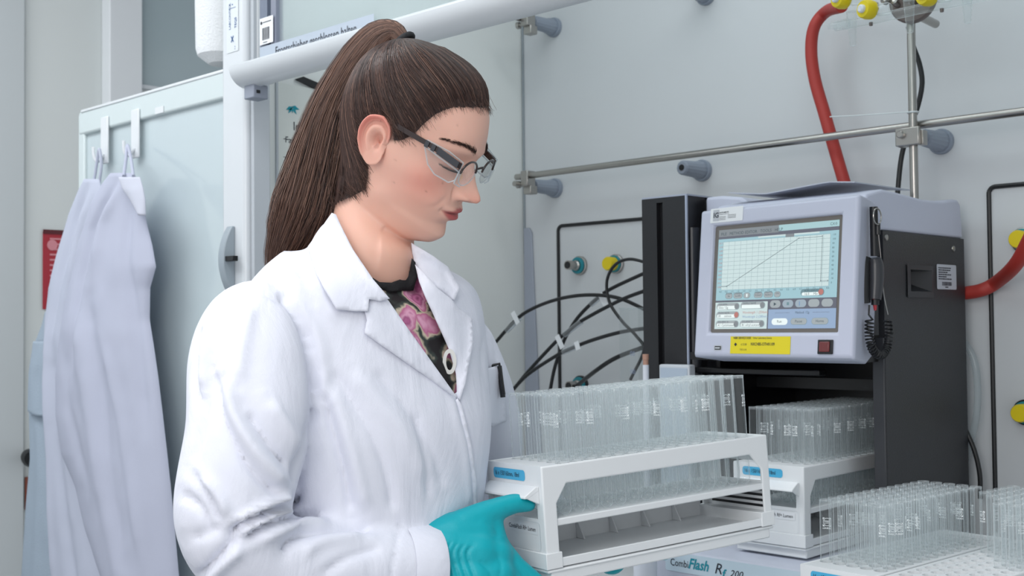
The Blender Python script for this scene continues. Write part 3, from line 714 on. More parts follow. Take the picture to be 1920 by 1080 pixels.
# screen
LCDX, LCDZ = sx_+0.010, sz_+0.008; LW, LH = sw_-0.018, sh2-0.017
bm = bmesh.new(); loc = [(sx_+0.001, sz_+0.001), (sx_+sw_-0.001, sz_+0.001), (sx_+sw_-0.001, sz_+sh2-0.001), (sx_+0.001, sz_+sh2-0.001)]
flat(bm, Mi @ Matrix.Rotation(math.radians(90), 4, 'X'), loc, -0.0066); obj_nr('screen_surround', bm, mat('surround_bronze', '#6e6964', 0.35), mon)
EM = {}
def em(h, s=1.02):
    return emis('screen_'+h, '#'+h, s)
cols = ['9ac0ca', 'c6d9da', '7d8489', 'a3c6cb', '5d606d', '8fa6c4', '9da6aa', 'd0e6e6', '6a8a92', 'b3736c', 'e6f2f2', '3f4f58', '98a8b4', '6f8fb8']
CI = {c: i for i, c in enumerate(cols)}
bm = bmesh.new(); MSc = Mi @ Matrix.Rotation(math.radians(90), 4, 'X')
def su(u, v): return (LCDX+u*LW, LCDZ+v*LH)
def sr(u0, v0, u1, v1, c, z=0): flat(bm, MSc, [su(u0, v0), su(u1, v0), su(u1, v1), su(u0, v1)], -0.0062+0.0002*z, CI[c])
def srr(u0, v0, u1, v1, c, z=1, rad=None):
    a = su(u0, v0); b = su(u1, v1); w_, h_ = b[0]-a[0], b[1]-a[1]
    flat(bm, MSc, shift(rrect(w_, h_, (rad or 0.49)*min(w_, h_)), a[0], a[1]), -0.0062+0.0002*z, CI[c])
def stx(s, u, v, size, c, z=3, al='LEFT', bold=0.0): 
    a = su(u, v); text_bm(bm, s, size, MSc @ Matrix.Translation((a[0], a[1], -0.0062+0.0002*z)), align=al, bold=bold, mi=CI[c])
def sline(p, q, wd, c, z=2):
    a = Vector(su(*p)); b = Vector(su(*q)); d = (b-a).normalized(); n_ = Vector((-d.y, d.x))*wd/2
    flat(bm, MSc, [a+n_, a-n_, b-n_, b+n_], -0.0062+0.0002*z, CI[c])
sr(0, 0, 1, 1, '5d606d'); sr(0, 0.93, 0.52, 1.0, '7d8489', 1); sr(0.52, 0.94, 1, 1.0, 'a3c6cb', 1); stx('CX:0', 0.93, 0.965, 0.006, '3f4f58')
stx('FILE   METHOD EDITOR   TOOLS   HELP', 0.02, 0.955, 0.0072, '3f4f58')
sr(0.0, 0.285, 1, 0.905, '9ac0ca', 1); sr(0.045, 0.39, 0.935, 0.875, 'c6d9da', 2); sr(0.35, 0.89, 0.85, 0.905, 'c6d9da', 2); srr(0.58, 0.875, 0.65, 0.905, '7d8489', 3, 0.1)
for i in range(18): sline((0.045+i*0.0524, 0.39), (0.045+i*0.0524, 0.875), 0.00035, '6a8a92', 3)
for i in range(13): sline((0.045, 0.39+i*0.0404), (0.935, 0.39+i*0.0404), 0.00035, '6a8a92', 3)
for i in range(18): stx('%.1f' % (i*0.5), 0.04+i*0.0524, 0.372, 0.0042, '3f4f58', 3, 'CENTER')
for i in range(12): stx('%d' % (i*10), 0.952, 0.42+i*0.0404, 0.0042, '3f4f58'); stx('0.%02d' % i, 0.012, 0.42+i*0.0404, 0.0042, 'b3736c')
sline((0.045, 0.425), (0.095, 0.425), 0.0007, '3f4f58', 4); sline((0.095, 0.425), (0.69, 0.855), 0.0007, '3f4f58', 4); sline((0.69, 0.855), (0.87, 0.855), 0.0006, '3f4f58', 4)
sline((0.875, 0.44), (0.875, 0.86), 0.0007, '3f4f58', 4); sline((0.875, 0.44), (0.93, 0.44), 0.0005, '3f4f58', 4)
for u_, v_ in ((0.095, 0.425), (0.69, 0.855), (0.875, 0.86), (0.875, 0.44), (0.93, 0.44)): srr(u_-0.004, v_-0.005, u_+0.004, v_+0.005, '3f4f58', 5)
for u0, u1, s in ((0.085, 0.15, 'ZOOM\nIN'), (0.157, 0.238, 'CURRENT\nSLOPE'), (0.245, 0.305, ''), (0.335, 0.41, 'INSERT\nPOINT'), (0.418, 0.498, 'DELETE\nPOINT'), (0.505, 0.56, 'ON')):
    srr(u0, 0.300, u1, 0.358, '6a8a92', 2); srr(u0+0.003, 0.303, u1-0.003, 0.355, '9da6aa', 3)
    if s: stx(s, (u0+u1)/2, 0.338, 0.0044, '3f4f58', 4, 'CENTER')
srr(0.27, 0.312, 0.282, 0.345, 'e6f2f2', 4)
srr(0.72, 0.305, 0.905, 0.37, '6a8a92', 2); srr(0.73, 0.308, 0.87, 0.338, 'e6f2f2', 3); srr(0.86, 0.31, 0.90, 0.366, 'b3736c', 4); stx('RUN LENGTH', 0.75, 0.352, 0.0045, '3f4f58'); stx('16.0     Min', 0.75, 0.322, 0.0055, '3f4f58', 4)
sr(0.0, 0.0, 0.455, 0.265, 'c6d9da', 1)
for u0, v0, u1, s1, s2, c in ((0.012, 0.190, 0.215, 'COLUMN', 'Silica 12g', '7d8489'), (0.012, 0.105, 0.215, 'FLOW RATE', '30     ml/min', 'b3736c'), (0.012, 0.015, 0.215, 'SOLVENT A', 'A1 Cyclohexane', '7d8489'), (0.225, 0.195, 0.435, 'SAMPLE NAME', '', '7d8489'), (0.225, 0.015, 0.435, 'SOLVENT B', 'B1 ethyl acetate', '7d8489')):
    srr(u0, v0, u1, v0+0.068, '6a8a92', 2); srr(u0+0.002, v0+0.002, u1-0.002, v0+0.066, '9da6aa', 3); srr(u0+0.010, v0+0.004, u1-0.035, v0+0.040, 'e6f2f2', 4, 0.3)
    srr(u1-0.042, v0+0.006, u1-0.004, v0+0.062, c, 5); stx(s1, u0+0.02, v0+0.054, 0.0042, '3f4f58', 4); stx(s2, u0+0.02, v0+0.022, 0.0055, '3f4f58', 6)
stx('Wavelength 1 (254nm)', 0.245, 0.160, 0.0055, 'b3736c'); stx('Wavelength 2 (280nm)', 0.245, 0.118, 0.0055, '6f8fb8')
sr(0.465, 0.0, 1, 0.185, '8fa6c4', 1); stx('Method: 12g', 0.74, 0.150, 0.0052, '3f4f58', 3, 'CENTER'); sline((0.52, 0.150), (0.64, 0.150), 0.0004, '5d606d'); sline((0.82, 0.150), (0.95, 0.150), 0.0004, '5d606d')
for i in range(5): srr(0.475+i*0.103, 0.200, 0.562+i*0.103, 0.272, ['d0e6e6', '98a8b4', '98a8b4', '9da6aa', '9da6aa'][i] if i else '9da6aa', 2)
a, b, c_ = su(0.507, 0.218), su(0.507, 0.252), su(0.530, 0.235); flat(bm, MSc, [a, c_, b], -0.0055, CI['3f4f58'])
srr(0.613, 0.222, 0.632, 0.250, '6a8a92', 3, 0.1); srr(0.712, 0.215, 0.718, 0.255, '6f8fb8', 3, 0.1)
for u0, s, c in ((0.495, 'Run', 'e6f2f2'), (0.65, 'Pause', '9da6aa'), (0.815, 'Home', '9da6aa')): srr(u0, 0.035, u0+0.13, 0.098, '6a8a92' if c != 'e6f2f2' else 'e6f2f2', 2); srr(u0+0.002, 0.038, u0+0.128, 0.096, c, 3); stx(s, u0+0.065, 0.067, 0.006, '3f4f58', 4, 'CENTER')
so_ = obj_nr('screen', bm, [em(c) for c in cols], mon); so_['label'] = 'lit touch screen showing a gradient graph'
# bezel details: usb, switch, stickers
MB = Mi @ Matrix.Rotation(math.radians(90), 4, 'X')
def bz(px, py):   # bezel coords from position on the pod
    h = Mm.inverted() @ CAM; r = (Mm.inverted().to_3x3() @ ray(px, py)); k = -h.y/r.y; q = h+r*k; return q.x, q.z
ux, uz = bz(1339, 657); wd = bz(1354, 648); 
bm = bmesh.new(); flat(bm, MB, rect(ux, uz, 0.016, 0.0085), 0.0006, 0); flat(bm, MB, rect(ux+0.0015, uz+0.0012, 0.013, 0.006), 0.0009, 1); flat(bm, MB, rect(ux+0.0025, uz+0.0028, 0.0105, 0.0026), 0.0012, 0); obj_nr('usb_port', bm, [mat('usb_steel', '#c9cbd0', 0.3, metal=0.6), BLK], mon)
ux, uz = bz(1534, 664); bm = bmesh.new(); box(bm, (ux, -uz-0.021, 0), (ux+0.027, -uz, 0.003)); bm.transform(MB @ Matrix.Rotation(math.pi, 4, 'X')) 
bm.free(); bm = bmesh.new()
def zbox(bm, x, y, w, h, z0, z1):
    vs = box(bm, (x, y, z0), (x+w, y+h, z1)); 
    for v in vs: v.co = MB @ v.co
zbox(bm, ux, uz, 0.027, 0.022, 0.0, 0.0028); swo = obj('power_switch', bm, BLK, mon, bevel=0.001)
bm = bmesh.new(); zbox(bm, ux+0.004, uz+0.0035, 0.018, 0.0155, 0.002, 0.0052); swo2 = obj('switch_rocker', bm, emis('switch_red', '#9c3438', 0.35), mon, bevel=0.0015)
sx1, sz1 = bz(1369, 664); sx3, sz3 = bz(1483, 632)
bm = bmesh.new(); flat(bm, MB, rect(sx1, sz1+0.001, sx3-sx1, sz3-sz1), 0.0006); stk = obj_nr('service_sticker', bm, mat('sticker_yellow', '#e3d21b', 0.45), mon); stk['label'] = 'yellow service sticker'
bm = bmesh.new(); Mq = MB @ Matrix.Translation((sx1, sz1+0.001, 0.0010)); w3 = sx3-sx1
text_bm(bm, 'NIBR SERVICE DESK', 0.0052, Mq @ Matrix.Translation((0.006, 0.0255, 0)), sx=0.80, bold=0.012); text_bm(bm, 'Other Laboratory Device', 0.0048, Mq @ Matrix.Translation((0.046, 0.0255, 0)), sx=0.75)
text_bm(bm, 'NXCHBS-OTH01109', 0.0068, Mq @ Matrix.Translation((0.042, 0.0155, 0)), sx=0.78, bold=0.012); text_bm(bm, '6 12 00', 0.0048, Mq @ Matrix.Translation((0.022, 0.0150, 0)), sx=0.8); text_bm(bm, 'TUE 12:18', 0.0040, Mq @ Matrix.Translation((0.020, 0.0065, 0)), sx=0.8)
flat(bm, Mq, [(0.008, 0.0150), (0.011, 0.0120), (0.014, 0.0150), (0.011, 0.0180)]); flat(bm, Mq, [(0.0095, 0.0150), (0.011, 0.0135), (0.0125, 0.0150), (0.011, 0.0165)], 0.0002)
obj_nr('lettering', bm, INK, stk) if False else obj_nr('sticker_lettering', bm, INK, mon)
sx1, sz1 = bz(1332, 419); sx3, sz3 = bz(1394, 391)
bm = bmesh.new(); flat(bm, MB, shift(rrect(sx3-sx1, 0.0245, 0.0015), sx1, sz1), 0.0006); obj_nr('maker_sticker', bm, PAPER, mon)['label'] = 'white supplier sticker'
bm = bmesh.new(); Mq = MB @ Matrix.Translation((sx1, sz1, 0.0010)); flat(bm, Mq, rect(0.006, 0.003, 0.013, 0.019), -0.0001, 1)
text_bm(bm, 'IG', 0.0120, Mq @ Matrix.Translation((0.0066, 0.0125, 0)), bold=0.03); text_bm(bm, 'INSTRUMENTE', 0.0030, Mq @ Matrix.Translation((0.0195, 0.0165, 0)), bold=0.02); text_bm(bm, 'GESELLSCHAFT AG', 0.0024, Mq @ Matrix.Translation((0.0195, 0.0135, 0)))
for q in range(3): flat(bm, Mq, rect(0.0195, 0.0090-q*0.0024, 0.014, 0.0006)); flat(bm, Mq, rect(0.038, 0.0110-q*0.0024, 0.017, 0.0006))
obj_nr('maker_printing', bm, [INK, mat('sticker_grey', '#b9bdc4', 0.6)], mon)
# white base with logos
BYf = 1.555; bz0 = Y_(1300, 1037, BYf).z
bxl = Y_(1228, 1060, BYf).x
bm = bmesh.new()
P = [(BYf+0.012, 0.8535), (BYf, 0.858), (BYf, bz0-0.004), (BYf+0.006, bz0), (2.056, bz0), (2.056, 0.8535)]
prism(bm, [ip((bxl, y, z)) for y, z in P], (SX-bxl, 0, 0)); iobj('base_unit', bm, mat('base_lilac', '#c3c8d6', 0.4), bevel=0.004, seg=3)
Mbs = plane_frame(ip((bxl+0.022, BYf-0.0008, bz0-0.034)), (1, 0, 0), (0, 0, 1))
bm = bmesh.new(); flat(bm, Mbs, rrect(SX-bxl-0.03, 0.031, 0.004)); bp = obj_nr('front_strip', bm, mat('strip_blue', '#c9dbe6', 0.45), ins); bp['label'] = 'pale blue name strip'
bm = bmesh.new(); text_bm(bm, 'Combi', 0.0165, Mbs @ Matrix.Translation((0.010, 0.014, 0.0006)), sx=0.8); text_bm(bm, 'Flash', 0.023, Mbs @ Matrix.Translation((0.045, 0.016, 0.0006)), sx=0.85, shear=0.35, bold=0.02, mi=1)
text_bm(bm, 'R', 0.024, Mbs @ Matrix.Translation((0.095, 0.015, 0.0006)), shear=0.3); text_bm(bm, 'f', 0.019, Mbs @ Matrix.Translation((0.110, 0.009, 0.0006)), shear=0.2, bold=0.02, mi=1); text_bm(bm, '200', 0.0155, Mbs @ Matrix.Translation((0.124, 0.0115, 0.0006)), shear=0.35)
tx = Y_(1440, 1070, BYf).x-bxl-0.022
emblem(bm, Mbs @ Matrix.Translation((tx+0.013, 0.014, 0.0007)), 0.012); text_bm(bm, 'TELEDYNE', 0.0105, Mbs @ Matrix.Translation((tx+0.029, 0.0085, 0.0006)), sx=0.85, bold=0.015)
obj_nr('lettering', bm, [INK, TEALI], bp)
# grey sheet lying on top of the housing
bm = bmesh.new(); N = 16; rows = []
for i in range(N+1):
    u = i/N; row = []
    for j in range(6):
        v = j/5; x = -1.125+0.225*u; y = 1.705+0.20*v+0.02*u; z = float(np.interp(u, [0, 0.3, 0.8, 1.0], [1.5495, 1.5420, 1.5530, 1.5490]))+0.002*v
        row.append((x, y, z))
    rows.append(row)
vt = [[bm.verts.new((x, y, z+0.0018)) for x, y, z in r] for r in rows]; vb = [[bm.verts.new(p) for p in r] for r in rows]
for g, f in ((vt, 1), (vb, -1)):
    for i in range(N):
        for j in range(5):
            q = [g[i][j], g[i+1][j], g[i+1][j+1], g[i][j+1]]; bm.faces.new(q[::f])
for i in range(N): bm.faces.new([vt[i][0], vb[i][0], vb[i+1][0], vt[i+1][0]]); bm.faces.new([vt[i][5], vt[i+1][5], vb[i+1][5], vb[i][5]])
for j in range(5): bm.faces.new([vt[0][j], vt[0][j+1], vb[0][j+1], vb[0][j]]); bm.faces.new([vt[N][j], vb[N][j], vb[N][j+1], vt[N][j+1]])
tag(obj('plastic_sheet', bm, mat('sheet_grey2', '#b7bbc6', 0.3), smooth=50), 'thin wavy grey plastic sheet lying on top of the instrument behind the screen', 'sheet')

# stylus pen, its holder, coiled cord and key ring
SP = X_(1638, 470, SX+0.020); 
pen = thing('stylus', 'black stylus standing in its holder on the side of the monitor', 'stylus', SP)
def sp_(px, py, dx=0.020): return X_(px, py, SX+dx)
bm = bmesh.new(); a = sp_(1638, 388)-SP; b = sp_(1640, 480)-SP; tube(bm, [a, b], 0.0062, n=16, smooth=False); obj('pen_barrel', bm, BLK, pen, smooth=40)
bm = bmesh.new(); a = sp_(1640, 560)-SP; b = sp_(1641, 582)-SP; tube(bm, [a, b], lambda t: 0.0045-0.0025*t, n=12, k=4); obj('pen_tip', bm, mat('tip_red', '#b0353c', 0.4), pen)
hd = thing('stylus_holder', 'black holder clipped to the right side of the monitor pod, stylus in it', 'holder', SP)
bm = bmesh.new(); P1 = [sp_(1624, 485, 0.008), sp_(1621, 500, 0.008), sp_(1620, 540, 0.008), sp_(1622, 568, 0.008)]
tube(bm, [p-SP for p in P1], 0.0085, n=14); obj('back_clip', bm, BLK, hd)
bm = bmesh.new(); tube(bm, [sp_(1640, 484)-SP, sp_(1642, 500)-SP, sp_(1642, 530)-SP, sp_(1640, 562)-SP], lambda t: 0.0095+0.003*math.sin(t*3.14), n=16); obj('sleeve', bm, mat('sleeve_black', '#35363b', 0.3), hd)
bm = bmesh.new(); tube(bm, [sp_(1641, 560)-SP, sp_(1641, 572)-SP], 0.006, n=12, smooth=False); obj('sleeve_end', bm, BLK, hd)
cord = spline([sp_(1630, 600), sp_(1630, 630), sp_(1636, 655), sp_(1650, 666), sp_(1662, 655), sp_(1667, 630), sp_(1665, 600)], 30)
pts = []; nt_ = 27; m_ = len(cord)
for i in range(nt_*10):
    t = i/(nt_*10-1)*(m_-1); k_ = min(int(t), m_-2); c_ = cord[k_].lerp(cord[k_+1], t-k_); d = (cord[k_+1]-cord[k_]); a_, b_ = frame_of(Vector((d.x, d.y+1e-6, d.z)) if True else d)
    ax = Vector((1, 0, 0)); bx_ = d.normalized().cross(ax).normalized(); ph = 2*math.pi*i/10
    pts.append(c_+(ax*math.cos(ph)+bx_*math.sin(ph))*0.0058)
bm = bmesh.new(); tube(bm, [sp_(1630, 572)-SP] + [sp_(1629, 590)-SP] + [p-SP for p in pts], 0.0015, n=6, smooth=False)
cc = obj('coiled_cord', bm, BLK, smooth=60); cc.location = SP; tag(cc, 'black coiled cord hanging in a loop under the stylus holder', 'cord')
kr = thing('key_ring', 'small steel ring hanging on the top of the stylus', 'ring', sp_(1642, 406, 0.028))
bm = bmesh.new(); tube(bm, [Vector((0.2, math.cos(2*math.pi*i/24), math.sin(2*math.pi*i/24)*1.0))*0.0125 for i in range(25)], 0.0011, n=8, smooth=False); obj('ring', bm, STEEL, kr)
K0 = sp_(1642, 406, 0.028)
bm = bmesh.new(); tube(bm, [sp_(1646, 419, 0.028)-K0, sp_(1646, 440, 0.028)-K0], 0.0038, n=10, smooth=False); obj('tag_knot', bm, BLK, kr)
bm = bmesh.new(); tube(bm, [sp_(1647, 438, 0.028)-K0, sp_(1652, 490, 0.028)-K0, sp_(1657, 550, 0.026)-K0, sp_(1665, 590, 0.024)-K0], 0.0008, n=6); obj('wire', bm, STEEL, kr)

# ================================================================== small things on the worktop and wall
def hose(name, pts, r, m, label, cat, Y=None, n=12, k=10):
    P = [Y_(a, b, Y) if len(q) == 2 else Y_(a, b, q[2]) for q in pts for a, b in [q[:2]]]
    c = P[0].copy(); bm = bmesh.new(); tube(bm, [p-c for p in P], r, n=n, k=k); o = obj(name, bm, m, smooth=60); o.location = c; return tag(o, label, cat)
hose('rubber_hose', [(1592, 372), (1578, 325), (1562, 270), (1545, 210), (1528, 150), (1521, 95), (1527, 50), (1549, 22), (1578, 12, 1.96)], 0.0118, RUB, 'red rubber hose arching from the glass manifold down behind the instrument', 'hose', Y=2.035, n=16)
hose('rubber_hose', [(1935, 440, 1.96), (1905, 495, 2.0), (1870, 528), (1840, 544), (1800, 551)], 0.0120, RUB, 'red rubber hose at the right edge, passing behind the black side panel', 'hose', Y=2.075, n=16)
hose('black_cable', [(1703, 50), (1712, 85), (1724, 120), (1729, 155), (1722, 195), (1708, 235), (1696, 270), (1688, 310), (1681, 385)], 0.0046, BLK, 'black cable hanging behind the vertical steel rod', 'cable', Y=2.03)
hose('clear_tubing', [(1808, 640), (1825, 672), (1833, 725), (1829, 790), (1808, 870)], 0.0062, glass('tubing', (0.9, 0.93, 0.94), 1.4, painted_haze=0.10, edge=0.5), 'clear plastic tubing bowing out beside the black side panel', 'tubing', Y=2.07)
hose('black_cable', [(1808, 800), (1827, 845), (1837, 890), (1838, 935)], 0.0042, BLK, 'black cable low behind the black side panel', 'cable', Y=2.06)
ztp = [Y_(a, b, RV-0.012) for a, b in ((1556, 219), (1600, 217), (1660, 213), (1704, 210))]; z0_ = Y_(1712, 211, RV)
loop = [z0_+Vector((math.sin(q), -math.cos(q), 0))*0.0086 for q in [i*0.4 for i in range(17)]]
bm = bmesh.new(); tube(bm, [p-z0_ for p in ztp], 0.0012, n=6); tube(bm, [p-z0_ for p in loop], 0.0018, n=6, smooth=False); o = obj('cable_tie', bm, mat('tie_white', '#c9d0d2', 0.4)); o.location = z0_; tag(o, 'pale cable tie around the vertical rod with its long tail to the left', 'cable tie')
CB = 0.0040
hose('black_cable', [(918, 655), (965, 602), (1000, 578), (1050, 560), (1105, 553), (1160, 559), (1215, 583)], CB, BLK, 'black tube forming the widest arc, leaving behind her shoulder', 'cable', Y=1.93)
hose('black_cable', [(955, 740), (990, 697), (1043, 640), (1067, 620), (1093, 600), (1163, 563), (1215, 543)], CB, BLK, 'black tube rising diagonally from the held rack, second from the top at the tower', 'cable', Y=1.91)
hose('black_cable', [(1030, 740), (1040, 690), (1057, 640), (1080, 600), (1110, 568), (1143, 543), (1215, 509)], CB, BLK, 'black tube rising most steeply to just under the yellow tap', 'cable', Y=1.95)
hose('black_cable', [(955, 738), (990, 702), (1043, 667), (1067, 655), (1110, 638), (1163, 623), (1215, 615)], CB, BLK, 'black tube lying lowest of the long arcs', 'cable', Y=1.89)
hose('black_cable', [(1215, 493), (1180, 486), (1153, 497), (1138, 527), (1143, 567), (1167, 603), (1193, 630), (1207, 657), (1182, 712)], 0.0032, BLK, 'thin black cable looping beside the black tower', 'cable', Y=1.86)
hose('black_cable', [(1078, 726, 2.07), (1120, 693), (1157, 670), (1215, 648)], 0.0048, BLK, 'short black tube from the low tap to the clear cylinder', 'cable', Y=1.97)
SLV = glass('sleeve_clear', (0.9, 0.92, 0.95), 1.4, painted_haze=0.25, edge=0.4)
for i, (pa, pb, yy, fl, lab) in enumerate((((950, 620), (975, 597), 1.93, (966, 596), 'white tag flag on the widest tube arc'), ((1108, 571), (1132, 551), 1.95, (1130, 562), 'white tag flag on the steepest tube'), ((1058, 628), (1090, 603), 1.91, (1049, 641), 'white tag flag on the diagonal tube'), ((1056, 660), (1085, 648), 1.89, (1082, 648), 'small white tag on the lowest long tube'))):
    A_ = Y_(*pa, yy); B_ = Y_(*pb, yy); t = thing('cable_tag', lab, 'tag', A_)
    bm = bmesh.new(); tube(bm, [Vector(), B_-A_], 0.0062, n=12, smooth=False); obj('clear_sleeve', bm, SLV, t)
    C_ = Y_(*fl, yy-0.008)-A_; d = (B_-A_).normalized(); n_ = Vector((0, -1, 0)).cross(d)
    bm = bmesh.new(); w3, h3 = 0.0065, 0.016 if i < 3 else 0.009
    q = [C_+d*w3+n_*h3, C_-d*w3+n_*h3, C_-d*w3-n_*h3, C_+d*w3-n_*h3]; prism(bm, q, (0, 0.001, 0)); obj('paper_flag', bm, PAPER, t)
# clear measuring cylinder and small capped bottle left of the tower
q = Y_(1195, 705, 1.84); q.z = 0.8535
cy = thing('measuring_cylinder', 'clear square plastic container with blue figures left of the black tower', 'container', q)
zc = Y_(1195, 577, 1.84).z-0.8535
bm = bmesh.new(); v = box(bm, (-0.034, -0.012, 0), (0.013, 0.02, zc)); obj('container_wall', bm, CGLASS, cy)
bm = bmesh.new(); box(bm, (-0.035, -0.013, zc-0.003), (0.014, 0.021, zc)); obj('container_rim', bm, RIMG, cy)
bm = bmesh.new(); Mk = plane_frame((-0.004, -0.0125, 0), (1, 0, 0), (0, 0, 1))
bm.free()
for pxy, s in ((663, '00'), (697, '00')):
    bm = bmesh.new(); text_bm(bm, s, 0.013, Mk @ Matrix.Translation((-0.004, Y_(1195, pxy, 1.84).z-0.8535, 0))); obj_nr('scale_figures', bm, mat('faded_blue', '#8b98b3', 0.6), cy)
q = Y_(1211, 700, 1.70); 
vb_ = thing('small_bottle', 'slim white bottle with a brown cap in front of the black tower', 'bottle', (q.x, 1.70, 0.9585))
zt2 = Y_(1211, 664, 1.70).z-0.9585; zm2 = Y_(1211, 684, 1.70).z-0.9585
bm = bmesh.new(); lathe(bm, (0, 0, 0), (0, 0, 1), [(0.0052, 0), (0.0056, 0.004), (0.0056, zm2)], 20); obj('bottle_body', bm, mat('bottle_white', '#d9dde6', 0.35), vb_)
bm = bmesh.new(); lathe(bm, (0, 0, zm2), (0, 0, 1), [(0.0050, 0), (0.0050, (zt2-zm2)*0.45), (0.0058, (zt2-zm2)*0.5), (0.0058, zt2-zm2)], 20); obj('bottle_cap', bm, mat('cap_brown', '#b48a78', 0.45), vb_)
a = Y_(1235, 683, 1.71); b = Y_(1292, 684, 1.71)
wc = thing('white_box', 'small white box with a framed front in front of the tower, behind the held tubes', 'box', (a.x, 1.71, 0.9585))
obj('box_body', boxm((0, 0, 0), (b.x-a.x, 0.02, a.z-0.9585)), mat('box_white', '#c7cdd4', 0.4), wc, bevel=0.003)
obj('front_frame', boxm((0.004, -0.001, 0.02), (b.x-a.x-0.004, 0.0, a.z-0.9585-0.006)), mat('box_blue', '#aebccb', 0.4), wc)
# white canister at the very bottom, left of the base
q = Y_(1210, 1078, 1.51); cn = thing('canister', 'white printed canister between the held rack and the instrument base', 'canister', (q.x, 1.60-0.09, 0.8535))
bm = bmesh.new(); lathe(bm, (0, 0, 0), (0, 0, 1), [(0.018, 0), (0.019, 0.003), (0.019, 0.127), (0.015, 0.132)], 28); obj('canister_body', bm, mat('bottle_white', '#d9dde6'), cn)
bm = bmesh.new(); text_bm(bm, '4 ml', 0.008, Matrix.Identity(4)); 
for v in bm.verts: v.co = Vector((0.0193*math.sin(v.co.y/0.0193+0.35), -0.0193*math.cos(v.co.y/0.0193+0.35), 0.097+v.co.x))
obj_nr('printing', bm, INK, cn)

# glass manifold at the top right
GM = Y_(1640, 30, 1.93)
mf = thing('glass_manifold', 'glass manifold with yellow stopcocks clamped to the vertical rod', 'manifold', GM)
def gp(px, py, y=1.93): return Y_(px, py, y)-GM
bm = bmesh.new(); tube(bm, [gp(1566, 50), gp(1640, 36), gp(1720, 18), (gp(1800, 2)), gp(1960, -30)], 0.0085, n=16, k=4); obj('main_tube', bm, CGLASS, mf)
def barb(p, d, L):
    bm = bmesh.new(); pr = []; n_ = 7
    for i in range(n_):
        t = i/n_; r = 0.0100-0.0045*t; pr += [(r, L*t), (r*0.86, L*(t+0.7/n_)), ]
    lathe(bm, p, d, pr, 18, cap=(True, True)); return obj('hose_barb', bm, CGLASS, mf)
barb(gp(1597, 22), (0.02, 0, -1), 0.065); barb(gp(1704, 0), (0.02, 0, -1), 0.060); barb(gp(1813, -15), (0, 0, -1), 0.055); barb(gp(1590, 44), (-1, 0, 0.04), 0.040)
for px_, py_ in ((1577, 0), (1626, 19), (1738, -6)):
    c_ = gp(px_+8, py_, 1.925); bm = bmesh.new(); dd = Vector((-0.35, -1, 0))
    lathe(bm, c_, dd, [(0.0125, -0.004), (0.0165, 0), (0.0175, 0.010), (0.0160, 0.018), (0.0145, 0.021)], 26); obj('stopcock_knob', bm, YEL, mf)
    bm = bmesh.new(); lathe(bm, c_+dd.normalized()*0.021, dd, [(0.0075, 0), (0.0072, 0.005), (0.005, 0.007)], 18); obj('stopcock_button', bm, mat('bottle_white', '#d9dde6'), mf)
    bm = bmesh.new(); lathe(bm, c_+Vector((0.010, 0, -0.002)), (1, 0, -0.1), [(0.009, 0.0), (0.0115, 0.006), (0.0115, 0.022), (0.0085, 0.026)], 18); obj('stopcock_barrel', bm, CGLASS, mf)
DK = mat('dark_metal', '#6d625f', 0.45, metal=0.4)
c0 = Y_(1712, -2, 1.955); cl = thing('ring_clamp', 'round brown-grey clamp disc behind the glass manifold at the top edge', 'clamp', c0)
bm = bmesh.new(); lathe(bm, (0, 0, 0), (0, 1, 0), [(0.040, -0.006), (0.043, -0.003), (0.043, 0.004), (0.040, 0.006)], 40); obj('disc', bm, DK, cl)
bm = bmesh.new(); lathe(bm, Y_(1724, 30, 1.965)-c0, Y_(1748, 42, 2.02)-Y_(1724, 30, 1.965), [(0.0075, 0), (0.0075, 0.07), (0.006, 0.072)], 18); obj('arm', bm, STEEL, cl)
bm = bmesh.new(); random.seed(3)
for q in range(7):
    lathe(bm, gp(1628+q*14, 6+random.uniform(-6, 6), 1.95), (random.uniform(-1, 1), -0.6, random.uniform(-1, 1)), [(0.003, 0), (0.006, 0.002), (0.006, 0.014), (0.003, 0.016)], 10)
obj('spring_clips', bm, STEEL, mf)
for px_, py_ in ((1633, 42), (1766, 16)):
    bm = bmesh.new(); lathe(bm, gp(px_, py_), (0, 0, -1), [(0.0035, 0), (0.003, 0.006)], 10); obj('drain_screw', bm, DK, mf)
# instrument supply tray label strip under the front rack is part of the rack
# ================================================================== the woman
def vcol_mat(name, rough=0.5, sss=0.0, bump=0.0, bscale=300, spec=0.5, coat=0.0, ani=0.0):
    m = mat(name, '#ffffff', rough, bump=bump, bscale=bscale, spec=spec, coat=coat, sss=sss); nt = m.node_tree
    a = nt.nodes.new('ShaderNodeAttribute'); a.attribute_name = 'Col'
    nt.links.new(a.outputs['Color'], nt.nodes['Principled BSDF'].inputs['Base Color'])
    return m
SKIN = vcol_mat('skin', 0.48, sss=0.18, bump=0.06, bscale=900, spec=0.45)
HAIRM = vcol_mat('brown_hair', 0.42, spec=0.5)
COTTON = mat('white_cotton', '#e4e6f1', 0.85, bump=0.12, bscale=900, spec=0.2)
COTTON2 = mat('white_cotton_old', '#dfe1ec', 0.85, bump=0.12, bscale=700, spec=0.2)
nt = COTTON.node_tree; bp0 = [n for n in nt.nodes if n.type == 'BUMP'][0]; n3 = nt.nodes.new('ShaderNodeTexNoise'); n3.inputs['Scale'].default_value = 11; n3.inputs['Detail'].default_value = 5; n3.inputs['Distortion'].default_value = 1.2
mp3 = nt.nodes.new('ShaderNodeMapping'); mp3.inputs['Scale'].default_value = (1.3, 1.3, 0.45); tc3 = nt.nodes.new('ShaderNodeTexCoord'); nt.links.new(tc3.outputs['Object'], mp3.inputs[0]); nt.links.new(mp3.outputs[0], n3.inputs['Vector'])
